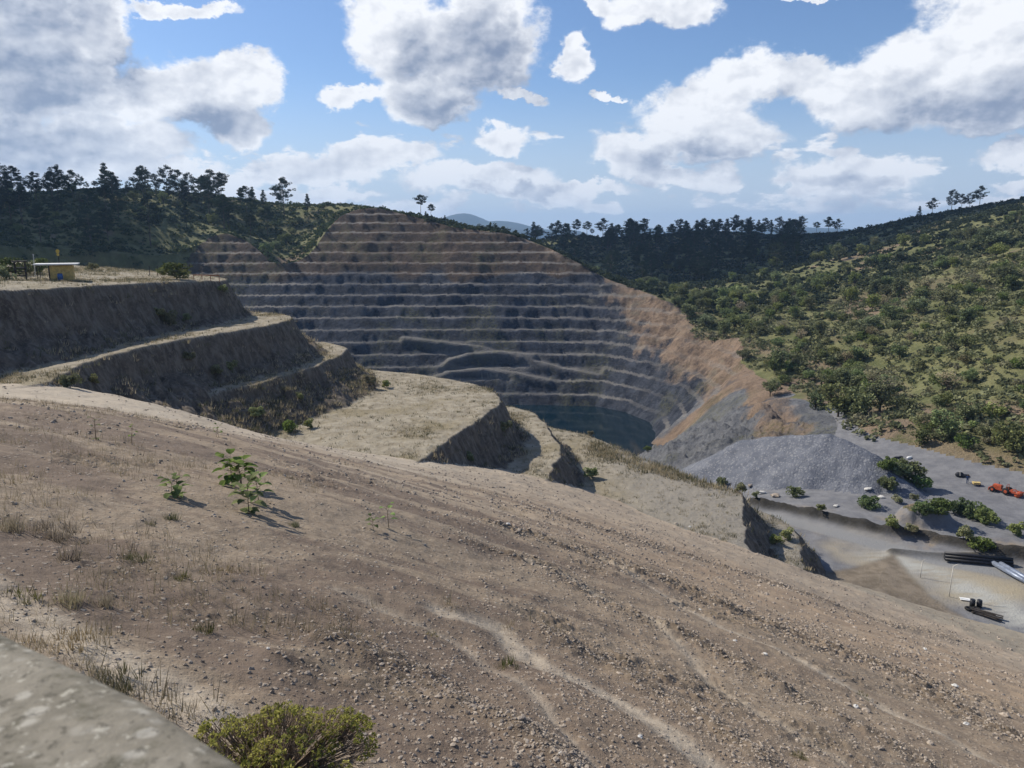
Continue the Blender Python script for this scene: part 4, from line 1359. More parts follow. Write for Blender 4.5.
def bench_weeds():
    rng = np.random.default_rng(301)
    X = rng.uniform(-75, 42, 110000)
    Y = rng.uniform(55, 140, 110000)
    Z, zo, ax = land(X, Y)
    pn = fbm(X, Y, 7.0, 4, 302)
    top = (ax['top'] > .5)
    toe = sstep(ax['rimd'], 2.3, 3.6) * (~top)
    back = np.exp(-((-ax['rimd'] - 4.5) / 3.5) ** 2) * top
    pr = np.where(top, 0.10 + 0.55 * sstep(pn, -.05, .4) * back + .35 * sstep(pn, .18, .45), 0.04 + .34 * toe * sstep(pn, -.25, .2) + .5 * sstep(pn, .2, .5))
    fband = np.exp(-(line_dist(X, Y, [(14, 123), (22, 112), (30, 104)]) / 3.5) ** 2)
    pr = np.maximum(pr, .7 * fband * sstep(pn, -.3, .15))
    pr = np.maximum(pr, .6 * sstep(X, -60, -68) * top)
    keep = (zo == 1) & (rng.uniform(size=len(X)) < pr) & (np.abs(X / Y) < .75)
    X, Y, Z = X[keep], Y[keep], Z[keep]
    top = top[keep]
    hgt = np.where(fband[keep] > .3, rng.uniform(.1, .5, len(X)), 0) + np.where(top, rng.uniform(.08, .5, len(X)) ** 1.2, rng.uniform(.15, .7, len(X)))
    half = rng.uniform(size=len(X)) < .6
    tag(link('bench_grass', grass('bench_grass', X[half], Y[half], Z[half], hgt[half], 'dry', 303, 10, .028, .35)), kind='stuff')
    tag(link('bench_weeds', grass('bench_weeds', X[~half], Y[~half], Z[~half], hgt[~half], 'tuft', 304, 10, .035, .35)), kind='stuff')


bench_weeds()


def slope_weeds():
    rng = np.random.default_rng(311)
    R = rng.uniform(6, 60, 22000)
    A = rng.uniform(-.66, .66, 22000)
    X, Y = np.sin(A) * R, np.cos(A) * R
    Z, zo, ax = land(X, Y)
    pn = fbm(X, Y, 4.0, 4, 312)
    keep = (zo == 0) & (pn + 0.5 * sstep(X / Y, -.25, -.6) - .25 * sstep(X / Y, -.3, .3) > 0.34)
    X, Y, Z = X[keep], Y[keep], Z[keep]
    tag(link('slope_grass', grass('slope_grass', X, Y, Z, rng.uniform(.25, 1, len(X)) ** 2.2 * .34, 'dry', 313, 9, .008, .22)), kind='stuff')


slope_weeds()


# loose stones of the foreground
def stones(n, rng, rmin, rmax, base=ICO1):
    """n angular stones as arrays"""
    bv, bf = base
    k = len(bv)
    r = rmin * (rmax / rmin) ** (rng.uniform(0, 1, n) ** 2.2)
    ax = rng.uniform(.55, 1.25, (n, 1, 3))
    jit = 1 + rng.normal(0, .16, (n, k, 1))
    V = bv[None] * jit * ax
    a = rng.uniform(0, 2 * math.pi, n)
    ca, sa = np.cos(a)[:, None], np.sin(a)[:, None]
    x = V[..., 0] * ca - V[..., 1] * sa
    y = V[..., 0] * sa + V[..., 1] * ca
    tilt = rng.normal(0, .5, n)[:, None]
    zz = V[..., 2] * np.cos(tilt) + x * np.sin(tilt)
    x = x * np.cos(tilt) - V[..., 2] * np.sin(tilt)
    V = np.stack([x, y, zz * .75], -1) * r[:, None, None]
    return V, bf, r


def pebbles():
    rng = np.random.default_rng(401)
    n0 = 280000
    R = 6.5 * (95 / 6.5) ** (rng.uniform(0, 1, n0))
    A = rng.uniform(-.62, .66, n0)
    X, Y = np.sin(A) * R, np.cos(A) * R
    Z, zo, ax = land(X, Y)
    w = np.clip(R * .05, .4, 2.2)
    dens = 0.12 + 0.25 * sstep(R, 22, 12) + 0.75 * np.exp(-(ax['wr'] / w) ** 2) + 0.4 * sstep(fbm(X, Y, 3.5, 4, 402), .05, .4)
    dens *= 1 - 0.8 * np.exp(-(ax['tr'] / (w * .7)) ** 2)
    dens *= 0.35 + 0.65 * sstep(X / Y, -.35, .1)
    keep = (zo == 0) & (rng.uniform(size=n0) < dens)
    X, Y, Z, R = X[keep], Y[keep], Z[keep], R[keep]
    n = len(X)
    V, bf, r = stones(n, rng, .008, .066)
    g = np.clip(R / 22, .6, 2.4)[:, None, None]
    V = V * g + np.stack([X, Y, Z], -1)[:, None, :]
    F = (bf[None] + (np.arange(n) * len(ICO1[0]))[:, None, None]).reshape(-1, 3)
    ti = np.repeat(rng.uniform(0, 1, n) ** 1.6, len(ICO1[0]))
    tag(link('pebbles', mesh_np('pebbles', V.reshape(-1, 3), F, M['rock'], False, dict(tint=ti))), kind='stuff')


pebbles()


def rock_mesh(seed, flat=.7):
    rng = np.random.default_rng(seed)
    V, F, r = stones(1, rng, 1, 1, ICO2)
    V = V[0]
    V[:, 2] *= flat
    d = np.abs(V).max(0)
    V = V / d.max()
    return V, F


def rocks():
    protos = []
    for s in range(5):
        V, F = rock_mesh(500 + s)
        protos.append((mesh_np('rock', V, F, M['rock'], False, dict(tint=np.full(len(V), .75))), mesh_np('rock', V, F, M['pale_rock'], False, dict(tint=np.full(len(V), .6)))))
    spots = [(508, 524, 4, 1), (676, 524, 3, 0), (690, 527, 2.5, 1), (343, 548, 4, 0), (765, 655, 5, 1), (735, 641, 4, 1), (780, 653, 4, 0), (715, 668, 4, 0), (848, 705, 6, 0), (856, 708, 6, 1), (866, 712, 7, 0), (873, 706, 5, 0), (955, 687, 5, 1), (990, 683, 6, 0), (966, 725, 6, 1), (950, 674, 5, 0), (1005, 716, 7, 0), (556, 762, 6, 0), (560, 757, 4, 1), (268, 650, 4, 1), (285, 658, 4, 0), (655, 640, 4, 0),
             (630, 620, 3, 0), (1010, 650, 4, 0), (925, 650, 4, 1), (830, 660, 4, 0), (545, 600, 3, 0), (590, 625, 4, 0), (700, 610, 3, 1), (790, 600, 3, 0), (450, 560, 3, 0), (470, 565, 3, 0), (385, 560, 3, 0), (930, 745, 7, 0), (880, 750, 6, 0), (700, 720, 5, 0), (640, 740, 5, 1), (430, 740, 5, 0), (620, 700, 4, 0), (1000, 600 + 40, 4, 0)]
    for i, (px, py, wpx, pale) in enumerate(spots):
        p = hit(px, py)
        D = np.linalg.norm(p)
        s = wpx * D / F_PX * .62
        o = link('rock', protos[i % 5][pale], None, (p[0], p[1], p[2] + s * .15), i * 1.7, (s, s * .85, s))
        tag(o, 'pale loose rock lying on the brown dirt slope' if pale else 'brown loose rock lying on the brown dirt slope', 'rock', 'pale rocks on the dirt slope' if pale else 'brown rocks on the dirt slope')


rocks()

# ------------------------------------------------------------------ small plants of the foreground, one by one
def broad_leaf(c, d, L, w, rng):
    """a folded, drooping leaf: midrib from c along d"""
    d = np.array(d, float)
    d /= np.linalg.norm(d)
    s = np.cross(d, [0, 0, 1.0])
    s /= np.linalg.norm(s) + 1e-6
    up = np.cross(s, d)
    P = []
    prof = [(0, .25), (.18, .85), (.45, 1.0), (.75, .7), (1.0, .05)]
    for t_, ww in prof:
        m_ = c + d * L * t_ - np.array([0, 0, 1]) * L * .45 * t_ * t_
        P += [m_ + s * w * ww * .5 + up * w * .12 * ww, m_, m_ - s * w * ww * .5 + up * w * .12 * ww]
    F = []
    for i in range(len(prof) - 1):
        for k in (0, 1):
            F.append((i * 3 + k, i * 3 + k + 1, i * 3 + k + 4, i * 3 + k + 3))
    return np.array(P), np.array(F)


def leafy_plant(px, py, h, n, L, seed, label, stems=1, basal=0):
    rng = np.random.default_rng(seed)
    p = hit(px, py)
    st, lf = [], []
    for k in range(stems):
        a = rng.uniform(0, 6.28)
        off = np.array([math.cos(a), math.sin(a), 0]) * (0.0 if k == 0 else h * rng.uniform(.2, .4))
        hh = h * (1 if k == 0 else rng.uniform(.5, .9))
        top = off + np.array([rng.normal(0, .06) * h, rng.normal(0, .06) * h, hh])
        st.append(tube([off - [0, 0, .05], off * .6 + top * .4 + rng.normal(0, .02, 3), top], [.02 * h, .014 * h, .008 * h], 5))
        m_ = int(n * hh / h)
        for i in range(m_):
            f = 0.25 + .75 * (i + 1) / m_
            c = off + (top - off) * f
            a = i * 2.4 + rng.uniform(-.4, .4)
            e = rng.uniform(-.1, .7) + (f - .5) * .8
            d = np.array([math.cos(a), math.sin(a), e])
            st.append(tube([c, c + d * L * .5], [.006, .004], 4))
            lf.append(broad_leaf(c + d * L * .5, d, L * rng.uniform(.7, 1.2), L * rng.uniform(.6, .85), rng))
    for i in range(basal):
        a = i * 2.4
        lf.append(broad_leaf(np.array([math.cos(a), math.sin(a), .6]) * h * .06, [math.cos(a), math.sin(a), .5], L * .9, L * .6, rng))
    sv, sf = join(st)
    lv, lfc = join(lf)
    ti = np.repeat(rng.uniform(0, 1, len(lv) // 15 + 1), 15)[:len(lv)]
    root = plant('leafy_plant', (mesh_np('stem', sv, sf, M['stem'], True), mesh_np('leaves', lv, lfc, M['bright'], False, dict(tint=ti))), p, 1.0, rng.uniform(0, 6.28), label, 'plant', None, ('stem', 'leaves'))
    return root


leafy_plant(249, 513, .72, 18, .31, 601, 'tallest broad leaved young plant on the bare dirt, casting a clear shadow', 1, 7)
leafy_plant(259, 502, .62, 14, .28, 602, 'leafy green plant close behind the tallest one on the dirt')
leafy_plant(232, 486, .75, 14, .36, 603, 'spindly broad leaved plant left of and behind the tallest one', 3)
leafy_plant(178, 497, .42, 8, .26, 604, 'low spreading leafy plant left of the group of young plants', 2, 5)
leafy_plant(389, 528, .65, 6, .20, 605, 'small thin stemmed seedling alone in the middle of the slope')
leafy_plant(374, 531, .35, 7, .16, 606, 'stubby green seedling beside the thin stemmed one')
leafy_plant(96, 440, .7, 6, .16, 607, 'small sapling on the purple brown streaked dirt at left', 1, 4)
leafy_plant(132, 445, .6, 5, .14, 608, 'thin dark sapling right of the small one on the streaked dirt')
leafy_plant(219, 437, .5, 7, .16, 609, 'pale green sprout near the far edge of the dirt slope', 2)


def tuft(px, py, w, h, label, mat, seed, blades=90, name='grass_tuft', cat='grass tuft'):
    rng = np.random.default_rng(seed)
    p = hit(px, py)
    n = max(6, blades // 9)
    a = rng.uniform(0, 6.28, n)
    r = np.sqrt(rng.uniform(0, 1, n)) * w / 2
    me = grass(name, np.cos(a) * r, np.sin(a) * r, np.zeros(n), h * rng.uniform(.6, 1.1, n), mat, seed, 11, .012, .10)
    tag(link(name, me, None, p), label, cat)


tuft(43, 537, 1, 0.236, 'wide dry clump of grass at the left edge of the slope', 'dry', 701, 420)
tuft(171, 521, 0.22, 0.248, 'upright dark green grass tuft left of the leafy plants', 'tuft', 702)
tuft(152, 526, 0.18, 0.211, 'narrow green grass tuft left of the upright one', 'tuft', 703, 60)
tuft(135, 562, 0.42, 0.174, 'round dark tuft of grass below the two upright tufts', 'tuft', 704, 160)
tuft(177, 580, 0.34, 0.136, 'low dark tuft right of the round tuft', 'tuft', 705, 120)
tuft(226, 573, 0.5, 0.112, 'flat yellowish tuft in the left foreground', 'dry', 706, 160)
tuft(72, 560, 0.3, 0.341, 'thin tall weed standing beside the wide dry clump', 'dry', 707, 60)
tuft(6, 530, 0.5, 0.279, 'yellow grass clump cut by the left edge of the picture', 'dry', 708, 180)
tuft(68, 604, 0.35, 0.26, 'dry weed bunch above the concrete parapet', 'dry', 709, 140)
tuft(101, 606, 0.3, 0.31, 'tall dry weed right of the dry bunch above the parapet', 'dry', 710, 90)
tuft(200, 632, 0.32, 0.161, 'dark green weed in the rubble right of the parapet', 'tuft', 711, 110)
tuft(508, 668, 0.35, 0.198, 'lone green weed beside the pale track', 'tuft', 712, 110)
tuft(860, 696, 0.5, 0.0868, 'flat bright green patch of grass among rocks at lower right', 'tuft', 713, 240)
tuft(797, 758, 0.3, 0.0992, 'flat dark dry patch of twigs at the bottom right', 'dry', 714, 240)
tuft(293, 527, 0.32, 0.136, 'small bright green bushy weed right of the tallest plant', 'tuft', 715, 200)
tuft(110, 685, .6, 0.186, 'green weeds growing along the foot of the parapet', 'tuft', 716, 420)
tuft(52, 650, 0.8, 0.186, 'dry weeds at the foot of the parapet, far left', 'dry', 717, 300)
tuft(20, 600, 0.6, 0.136, 'small green creeping patch at the far left above the parapet', 'tuft', 718, 200)
tuft(335, 632, 0.35, 0.0992, 'pale dry tuft in the middle of the rubble', 'dry', 719, 100)
tuft(430, 640, 0.4, 0.0868, 'low dry tuft left of the pale track', 'dry', 720, 100)


# lime green bush under the parapet
def lime_bush():
    rng = np.random.default_rng(801)
    p = hit(272, 770)
    st, C, S, T, dc = [], [], [], [], []
    for i in range(300):
        a = rng.uniform(0, 6.28)
        q = math.sqrt(rng.uniform(0, 1))
        c = np.array([math.cos(a) * q * .98, math.sin(a) * q * .78, 0])
        lump = .75 + .3 * math.sin(3.1 * a + 1) * q + .22 * math.sin(9 * c[0]) + rng.uniform(-.2, .12)
        c[2] = max(.06, (.40 * (1 - q ** 2.6) + .10) * lump)
        st.append(tube([(c[0] * .25, c[1] * .25, -.1), tuple(c * [.75, .75, .55]), tuple(c)], [.010, .007, .004], 4))
        n = 20
        dd = shell(n, rng, .9) * .048
        C.append(c + dd)
        S.append(rng.uniform(.014, .028, n))
        T.append(np.full(n, np.clip(rng.uniform(.2, .9), 0, 1)))
        for _ in range(7):                      # dead reddish twig ends inside the bush
            e = c * [.95, .95, .97] + rng.normal(0, .06, 3)
            st.append(tube([tuple(c * [.8, .8, .55]), tuple(e)], [.004, .002], 3))
    V, F, ti = leaf_quads(np.concatenate(C), np.concatenate(S), rng, .8, .5, np.concatenate(T))
    sv, sf = join(st)
    plant('lime_bush', (mesh_np('twigs', sv, sf, M['twig'], True), mesh_np('foliage', V, F, M['lime'], False, dict(tint=ti))), p, .92, 0.4, 'lime green low bush with dry twigs at the foot of the parapet', 'bush', None, ('twigs', 'foliage'))


lime_bush()


# green bushes by the gravel heap and roads
GB = [broad_meshes(901, 1.9, 2.6, .97, 20, 60, .16, 'bright'), broad_meshes(902, 1.5, 3.0, .98, 20, 60, .15, 'bright'), broad_meshes(903, 1.7, 2.2, .97, 16, 60, .15, 'scrub')]
for i, (px, py, s, k, lab) in enumerate([
        (886, 470, .9, 0, 'green bush at the top of the row along the right end of the gravel heap'), (897, 474, 1.15, 1, 'green bush in the row along the heap end, second from the top'), (908, 478, 1.3, 0, 'largest green bush in the row beside the gravel heap'), (920, 487, 1.1, 1, 'lowest green bush of the row beside the gravel heap'),
        (888, 489, .9, 0, 'upright green bush between the heap and the row of bushes'), (868, 507, 1.0, 1, 'round green bush at the foot of the gravel heap'), (898, 503, .6, 2, 'tiny shrub on the grey ground below the row of bushes'), (914, 500, .5, 2, 'smallest dull shrub near the earth bank'),
        (795, 497, .95, 0, 'dark green bush between grey boulders left of the heap'), (925, 515, .9, 1, 'green bush on the left top of the earth bank'), (940, 513, 1.1, 1, 'green bush on the middle top of the earth bank'), (958, 514, 1.0, 0, 'green bush on the top of the earth bank, right of the middle one'), (975, 518, 1.2, 1, 'dense green bush at the right end of the earth bank'), (985, 524, .9, 0, 'green bush hanging off the right end of the earth bank'),
        (963, 539, .9, 2, 'yellow green bush below the earth bank beside the road'), (982, 549, .85, 1, 'bright bush by the dark berm near the black pipes'), (1018, 536, .9, 2, 'pale bush at the right edge above the pipes'), (893, 530, .8, 2, 'yellowish bush at the left foot of the earth bank'), (912, 533, .6, 2, 'small yellow green bush at the foot of the earth bank'),
        (820, 512, .7, 2, 'low olive bush beside the dark berm'), (740, 492, .8, 2, 'olive bush at the far edge of the flat bench'), (722, 486, .9, 0, 'green bush at the far edge of the flat bench, left of the olive one'), (756, 498, .6, 2, 'small olive bush at the corner of the flat bench'),
        (580, 432, .9, 0, 'green bush leaning over the teal water'), (572, 428, .7, 1, 'green bush left of the one leaning over the water'), (590, 436, .6, 2, 'small bush at the water end of the bench strip'), (648, 452, .8, 1, 'bush at the corner of the teal water'), (636, 449, .6, 2, 'small bush left of the water corner')]):
    p = hit(px, py)
    plant('green_bush', GB[k], (p[0], p[1], p[2] - .05), s * (1.3 if px > 860 else 1.0), i * 1.1, lab, 'bush')
# weeds and shrubs on the dark bench faces
for i, (px, py, s, k, lab) in enumerate([
        (172, 326, 1.2, 2, 'large grey green shrub on the dark face below the hut platform'), (160, 318, .8, 2, 'small shrub left of the large one on the dark face'), (186, 322, .7, 2, 'shrub right of the large one on the dark face'), (70, 388, .8, 2, 'shrub at the lower left tip of the second dark face'),
        (95, 384, .6, 2, 'low shrub on the second dark face near its tip'), (190, 362, .7, 2, 'shrub high on the second dark face'), (215, 376, .9, 2, 'shrub at the foot of the second dark face'), (232, 372, .8, 2, 'dark shrub at the right foot of the second dark face'), (300, 400, .6, 2, 'shrub high on the third dark face'), (256, 418, .9, 2, 'dark shrub low on the third dark face'),
        (290, 432, .8, 0, 'dark weed bush at the foot of the third dark face'), (310, 428, .7, 2, 'weed bush right of the one at the foot of the third face'), (370, 385, 1.0, 2, 'olive shrub on the rounded nose of the third bench'), (385, 388, .8, 2, 'olive shrub lower on the rounded nose of the third bench'), (505, 432, .9, 2, 'olive shrub on the nose of the wide flat bench'), (470, 462, .7, 2, 'weed on the dark face below the wide flat bench'),
        (590, 478, 1.0, 2, 'olive shrub on the narrow dark face left of the flat bench'), (775, 545, .8, 2, 'shrub on the dark face at the end of the flat bench'), (788, 540, .9, 2, 'olive shrub at the foot of the flat bench end')]):
    p = hit(px, py)
    plant('face_shrub', GB[k], (p[0], p[1], p[2] - .05), s, i * 1.7, lab, 'shrub')
p = at_y(176, 270, 117)
plant('spreading_bush', BUSH[1], (p[0], p[1], ground_z(p[0], p[1])), (1.5, 1.1, .9), .4, 'wide yellow green bush on the far rim of the hut platform', 'bush')
p = at_y(222, 276, 120)
plant('spreading_bush', BUSH[0], (p[0], p[1], ground_z(p[0], p[1])), .55, 1.4, 'small bush at the right end of the hut platform', 'bush')
for i, (px, Y, s, lab) in enumerate([(4, 96, .8, 'dry shrub at the far left of the hut platform'), (12, 104, .9, 'shrub behind the timber stand, on its left'), (30, 108, .9, 'shrub between the timber stand and the hut'), (40, 112, .8, 'grassy shrub just left of the hut'), (92, 126, .6, 'small grey shrub on the platform right of the hut')]):
    p = at_y(px, 275, Y)
    plant('platform_shrub', BUSH[i % 2], (p[0], p[1], ground_z(p[0], p[1])), s, i, lab, 'shrub')


# ------------------------------------------------------------------ built things
def boxes(spec):
    """boxes as (centre, size, turn about z) with softened edges, one mesh"""
    parts = []
    for c, sz, rz in spec:
        b = 0.06 * min(sz)
        V, F = [], []
        x, y, z = [v / 2 for v in sz]
        for zz, ins in ((-z, b), (-z + b, 0), (z - b, 0), (z, b)):
            for sx, sy in ((-1, -1), (1, -1), (1, 1), (-1, 1)):
                V.append((sx * (x - ins), sy * (y - ins), zz))
        F.append((3, 2, 1, 0))
        for k in range(3):
            for j in range(4):
                F.append((k * 4 + j, k * 4 + (j + 1) % 4, k * 4 + 4 + (j + 1) % 4, k * 4 + 4 + j))
        F.append((12, 13, 14, 15))
        V = np.array(V)
        ca, sa = math.cos(rz), math.sin(rz)
        V = np.stack([V[:, 0] * ca - V[:, 1] * sa, V[:, 0] * sa + V[:, 1] * ca, V[:, 2]], -1) + np.array(c)
        parts.append((V, np.array(F)))
    return join(parts)


def capped(points, radii, k=12):
    """a closed tube"""
    P = [np.array(points[0], float)] + [np.array(q, float) for q in points] + [np.array(points[-1], float)]
    d0 = np.array(points[1], float) - np.array(points[0], float)
    P[0] = P[0] - d0 * 1e-4
    P[-1] = P[-1] + (np.array(points[-1], float) - np.array(points[-2], float)) * 1e-4
    return tube(P, [1e-4] + list(radii) + [1e-4], k)


def thing(name, loc, label, cat, rz=0.0, group=None, sc=1.0):
    o = bpy.data.objects.new(name, None)
    COL.objects.link(o)
    o.location = tuple(float(v) for v in loc)
    o.rotation_euler = (0, 0, rz)
    o.scale = (sc, sc, sc)
    return tag(o, label, cat, group)


def part(name, vf, mat, parent, smooth=False, label=None):
    o = link(name, mesh_np(name, vf[0], vf[1], mat, smooth), parent)
    if label:
        o['label'] = label
    return o


P_ = dict(
    yellow=plain('yellow_ochre_paint', (0.50, 0.36, 0.13), .8), white=plain('white_sheet_metal', (0.74, 0.74, 0.72), .45, var=.08), blue=plain('blue_plastic', (0.035, 0.10, 0.27), .5), dark=plain('dark_weathered_timber', (0.045, 0.038, 0.034), .9, var=.4),
    sign=plain('yellow_sign_paint', (0.45, 0.33, 0.07), .6), black=plain('black_plastic', (0.018, 0.019, 0.024), .5), steel=plain('blue_grey_steel', (0.20, 0.235, 0.31), .45, .3), red=plain('faded_orange_red_paint', (0.42, 0.085, 0.035), .55), tyre=plain('tyre_rubber', (0.02, 0.019, 0.018), .9),
    post=plain('pale_metal_post', (0.55, 0.53, 0.48), .6), rust=plain('rusty_rail', (0.26, 0.11, 0.06), .8), cloth=plain('dark_blue_cloth', (0.022, 0.045, 0.105), .9), skin=plain('brown_skin', (0.25, 0.14, 0.09), .6, var=.08), sack=plain('yellow_sack', (0.55, 0.42, 0.17), .8), hair=plain('black_hair', (0.012, 0.010, 0.009), .7), door=plain('dark_doorway', (0.05, 0.04, 0.03), .9))


def hut():
    p = at_y(63, 284, 101.5)
    z = ground_z(p[0], p[1])
    h = thing('storage_hut', (p[0], p[1], z - .1), 'small ochre yellow hut with flat white roof on the platform rim', 'hut', 0.42)
    W, D, H = 2.75, 2.1, 2.05
    part('wall', boxes([((0, 0, H / 2), (W, D, H), 0)]), P_['yellow'], h)
    part('roof', boxes([((-.45, -.05, H + .16), (5.0, 3.3, .13), 0), ((-.45, -.05, H + .06), (4.4, 2.9, .06), 0)]), P_['white'], h)
    d = part('door', boxes([((-W / 2 - .02, .1, .95), (.05, .8, 1.8), 0)]), P_['yellow'], h)
    part('handle', boxes([((-W / 2 - .06, -.15, .95), (.05, .06, .14), 0)]), P_['dark'], d)
    part('corner_trim', boxes([((-W / 2 + .08, -D / 2 - .015, H / 2), (.16, .03, H), 0)]), P_['door'], h)
    for sx in (-1, 1):
        part('roof_post', capped([(-2.6, sx * 1.2, -.3), (-2.6, sx * 1.2, H + .05)], [.05, .05], 8), P_['dark'], h)
    q = (p[0] + .9, p[1] - 2.0)
    b = thing('storage_drum', (q[0], q[1], ground_z(*q) + .02), 'blue plastic drum standing in front of the yellow hut', 'drum')
    part('drum_body', capped([(0, 0, 0), (0, 0, .02), (0, 0, .3), (0, 0, .33), (0, 0, .6), (0, 0, .63), (0, 0, .9)], [.28, .3, .3, .32, .32, .3, .28], 16), P_['blue'], b, True)
    part('lid', capped([(0, 0, .9), (0, 0, .94)], [.26, .26], 16), P_['black'], b)
    q = at_y(59, 262, 106)
    gz = ground_z(q[0], q[1])
    s = thing('sign_post', (q[0], q[1], gz), 'thin post carrying two round yellow signs behind the hut roof', 'sign')
    part('post', capped([(0, 0, -.2), (0, 0, 3.5)], [.05, .05], 8), P_['dark'], s)
    for zz, r in ((3.45, .26), (3.0, .19)):
        part('sign_plate', capped([(0, -.05, zz), (0, -.09, zz)], [r, r], 20), P_['sign'], s)
    q = at_y(21, 275, 98)
    gz = ground_z(q[0], q[1])
    t = thing('timber_stand', (q[0], q[1], gz), 'dark open timber stand left of the yellow hut', 'stand', .5)
    for sx in (-.55, .55):
        for sy in (-.45, .45):
            part('leg', boxes([((sx, sy, 1.0), (.13, .13, 2.3), 0)]), P_['dark'], t)
    part('platform', boxes([((0, 0, 1.45), (1.5, 1.2, .1), 0)] + [((0, -.48, zz), (1.2, .06, .1), 0) for zz in (.5, 1.0)]), P_['dark'], t)
    part('roof', boxes([((0, 0, 2.25), (1.7, 1.4, .12), .1)]), P_['dark'], t)
    for (px, ty, Y, mt, lab) in [(33, 255, 104, 'post', 'thin pale stake rising between timber stand and hut'), (149, 267, 124, 'dark', 'left of two short dark posts on the platform right of the hut'), (157, 267, 124, 'dark', 'right of two short dark posts beside the wide yellow green bush')]:
        q = at_y(px, ty, Y)
        gz = ground_z(q[0], q[1])
        o = thing('marker_post', (q[0], q[1], gz), lab, 'post')
        hh = max(1.2, min(3.2, q[2] - gz))
        part('shaft', capped([(0, 0, -.2), (.03, 0, hh)], [.06, .05], 8), P_[mt], o)
        part('cap', capped([(.03, 0, hh), (.03, 0, hh + .12)], [.09, .05], 8), P_[mt], o)
    a, b2 = at_y(193, 273, 119), at_y(219, 275, 119)
    f = thing('low_rail', ((a[0] + b2[0]) / 2, a[1], ground_z((a[0] + b2[0]) / 2, a[1])), 'low rusty orange rail along the platform end', 'rail')
    L = b2[0] - a[0]
    part('rail', capped([(-L / 2, 0, .75), (L / 2, 0, .68)], [.07, .07], 8), P_['rust'], f)
    for k in range(4):
        part('post', capped([(-L / 2 + L * k / 3, 0, -.3), (-L / 2 + L * k / 3, 0, .8)], [.05, .05], 8), P_['rust'], f)


hut()


def pipes():
    a, b = hit(944, 560), hit(1012, 566)
    L = float(np.hypot(*(b - a)[:2]))
    t = thing('pipe_bundle', ((a + b) / 2 + [0, 0, 0]), 'long bundle of black pipes lying along the dark road berm', 'pipes', math.atan2(b[1] - a[1], b[0] - a[0]))
    for (y, z) in ((-.42, .2), (0, .2), (.42, .2), (-.21, .56), (.21, .56), (0, .9)):
        part('pipe', capped([(-L / 2, y, z), (L / 2, y, z)], [.2, .2], 12), P_['black'], t, True)
    a, b = hit(994, 564), hit(1040, 592)
    L = float(np.hypot(*(b - a)[:2]))
    rz = math.atan2(b[1] - a[1], b[0] - a[0])
    for k, (off, lab) in enumerate([(-.38, 'blue grey steel pipe nearer the pale road, lying beside its twin'), (.38, 'blue grey steel pipe next to the black pipe bundle, farther of the two')]):
        t = thing('steel_pipe', (a + b) / 2 + np.array([-math.sin(rz) * off, math.cos(rz) * off, .12]), lab, 'pipe', rz)
        part('pipe_wall', capped([(-L / 2, 0, .24), (L / 2, 0, .24)], [.33, .33], 16), P_['steel'], t, True)
        for sx in (-1, 1):
            part('collar', capped([(sx * (L / 2 - .12), 0, .24), (sx * (L / 2 - .3), 0, .24)], [.37, .37], 16), P_['steel'], t, True)


pipes()


def lamp_poles():
    for (px, by, ty, arm, lab) in [(949, 597, 566, 1.0, 'thin pale pole with bent top beside the road bank, nearer one'), (920, 578, 561, .5, 'short thin pale pole beside the road bank, farther one')]:
        p = hit(px, by)
        q = at_y(px, ty, p[1])
        h = q[2] - p[2]
        o = thing('street_pole', p, lab, 'pole')
        part('pole', capped([(0, 0, -.3), (.04, 0, h * .5), (.09, 0, h)], [.055, .05, .045], 8), P_['post'], o, True)
        part('arm', capped([(.09, 0, h - .02), (.09 + arm * .5, 0, h + .22), (.09 + arm, 0, h + .25)], [.04, .035, .03], 8), P_['post'], o, True)


lamp_poles()


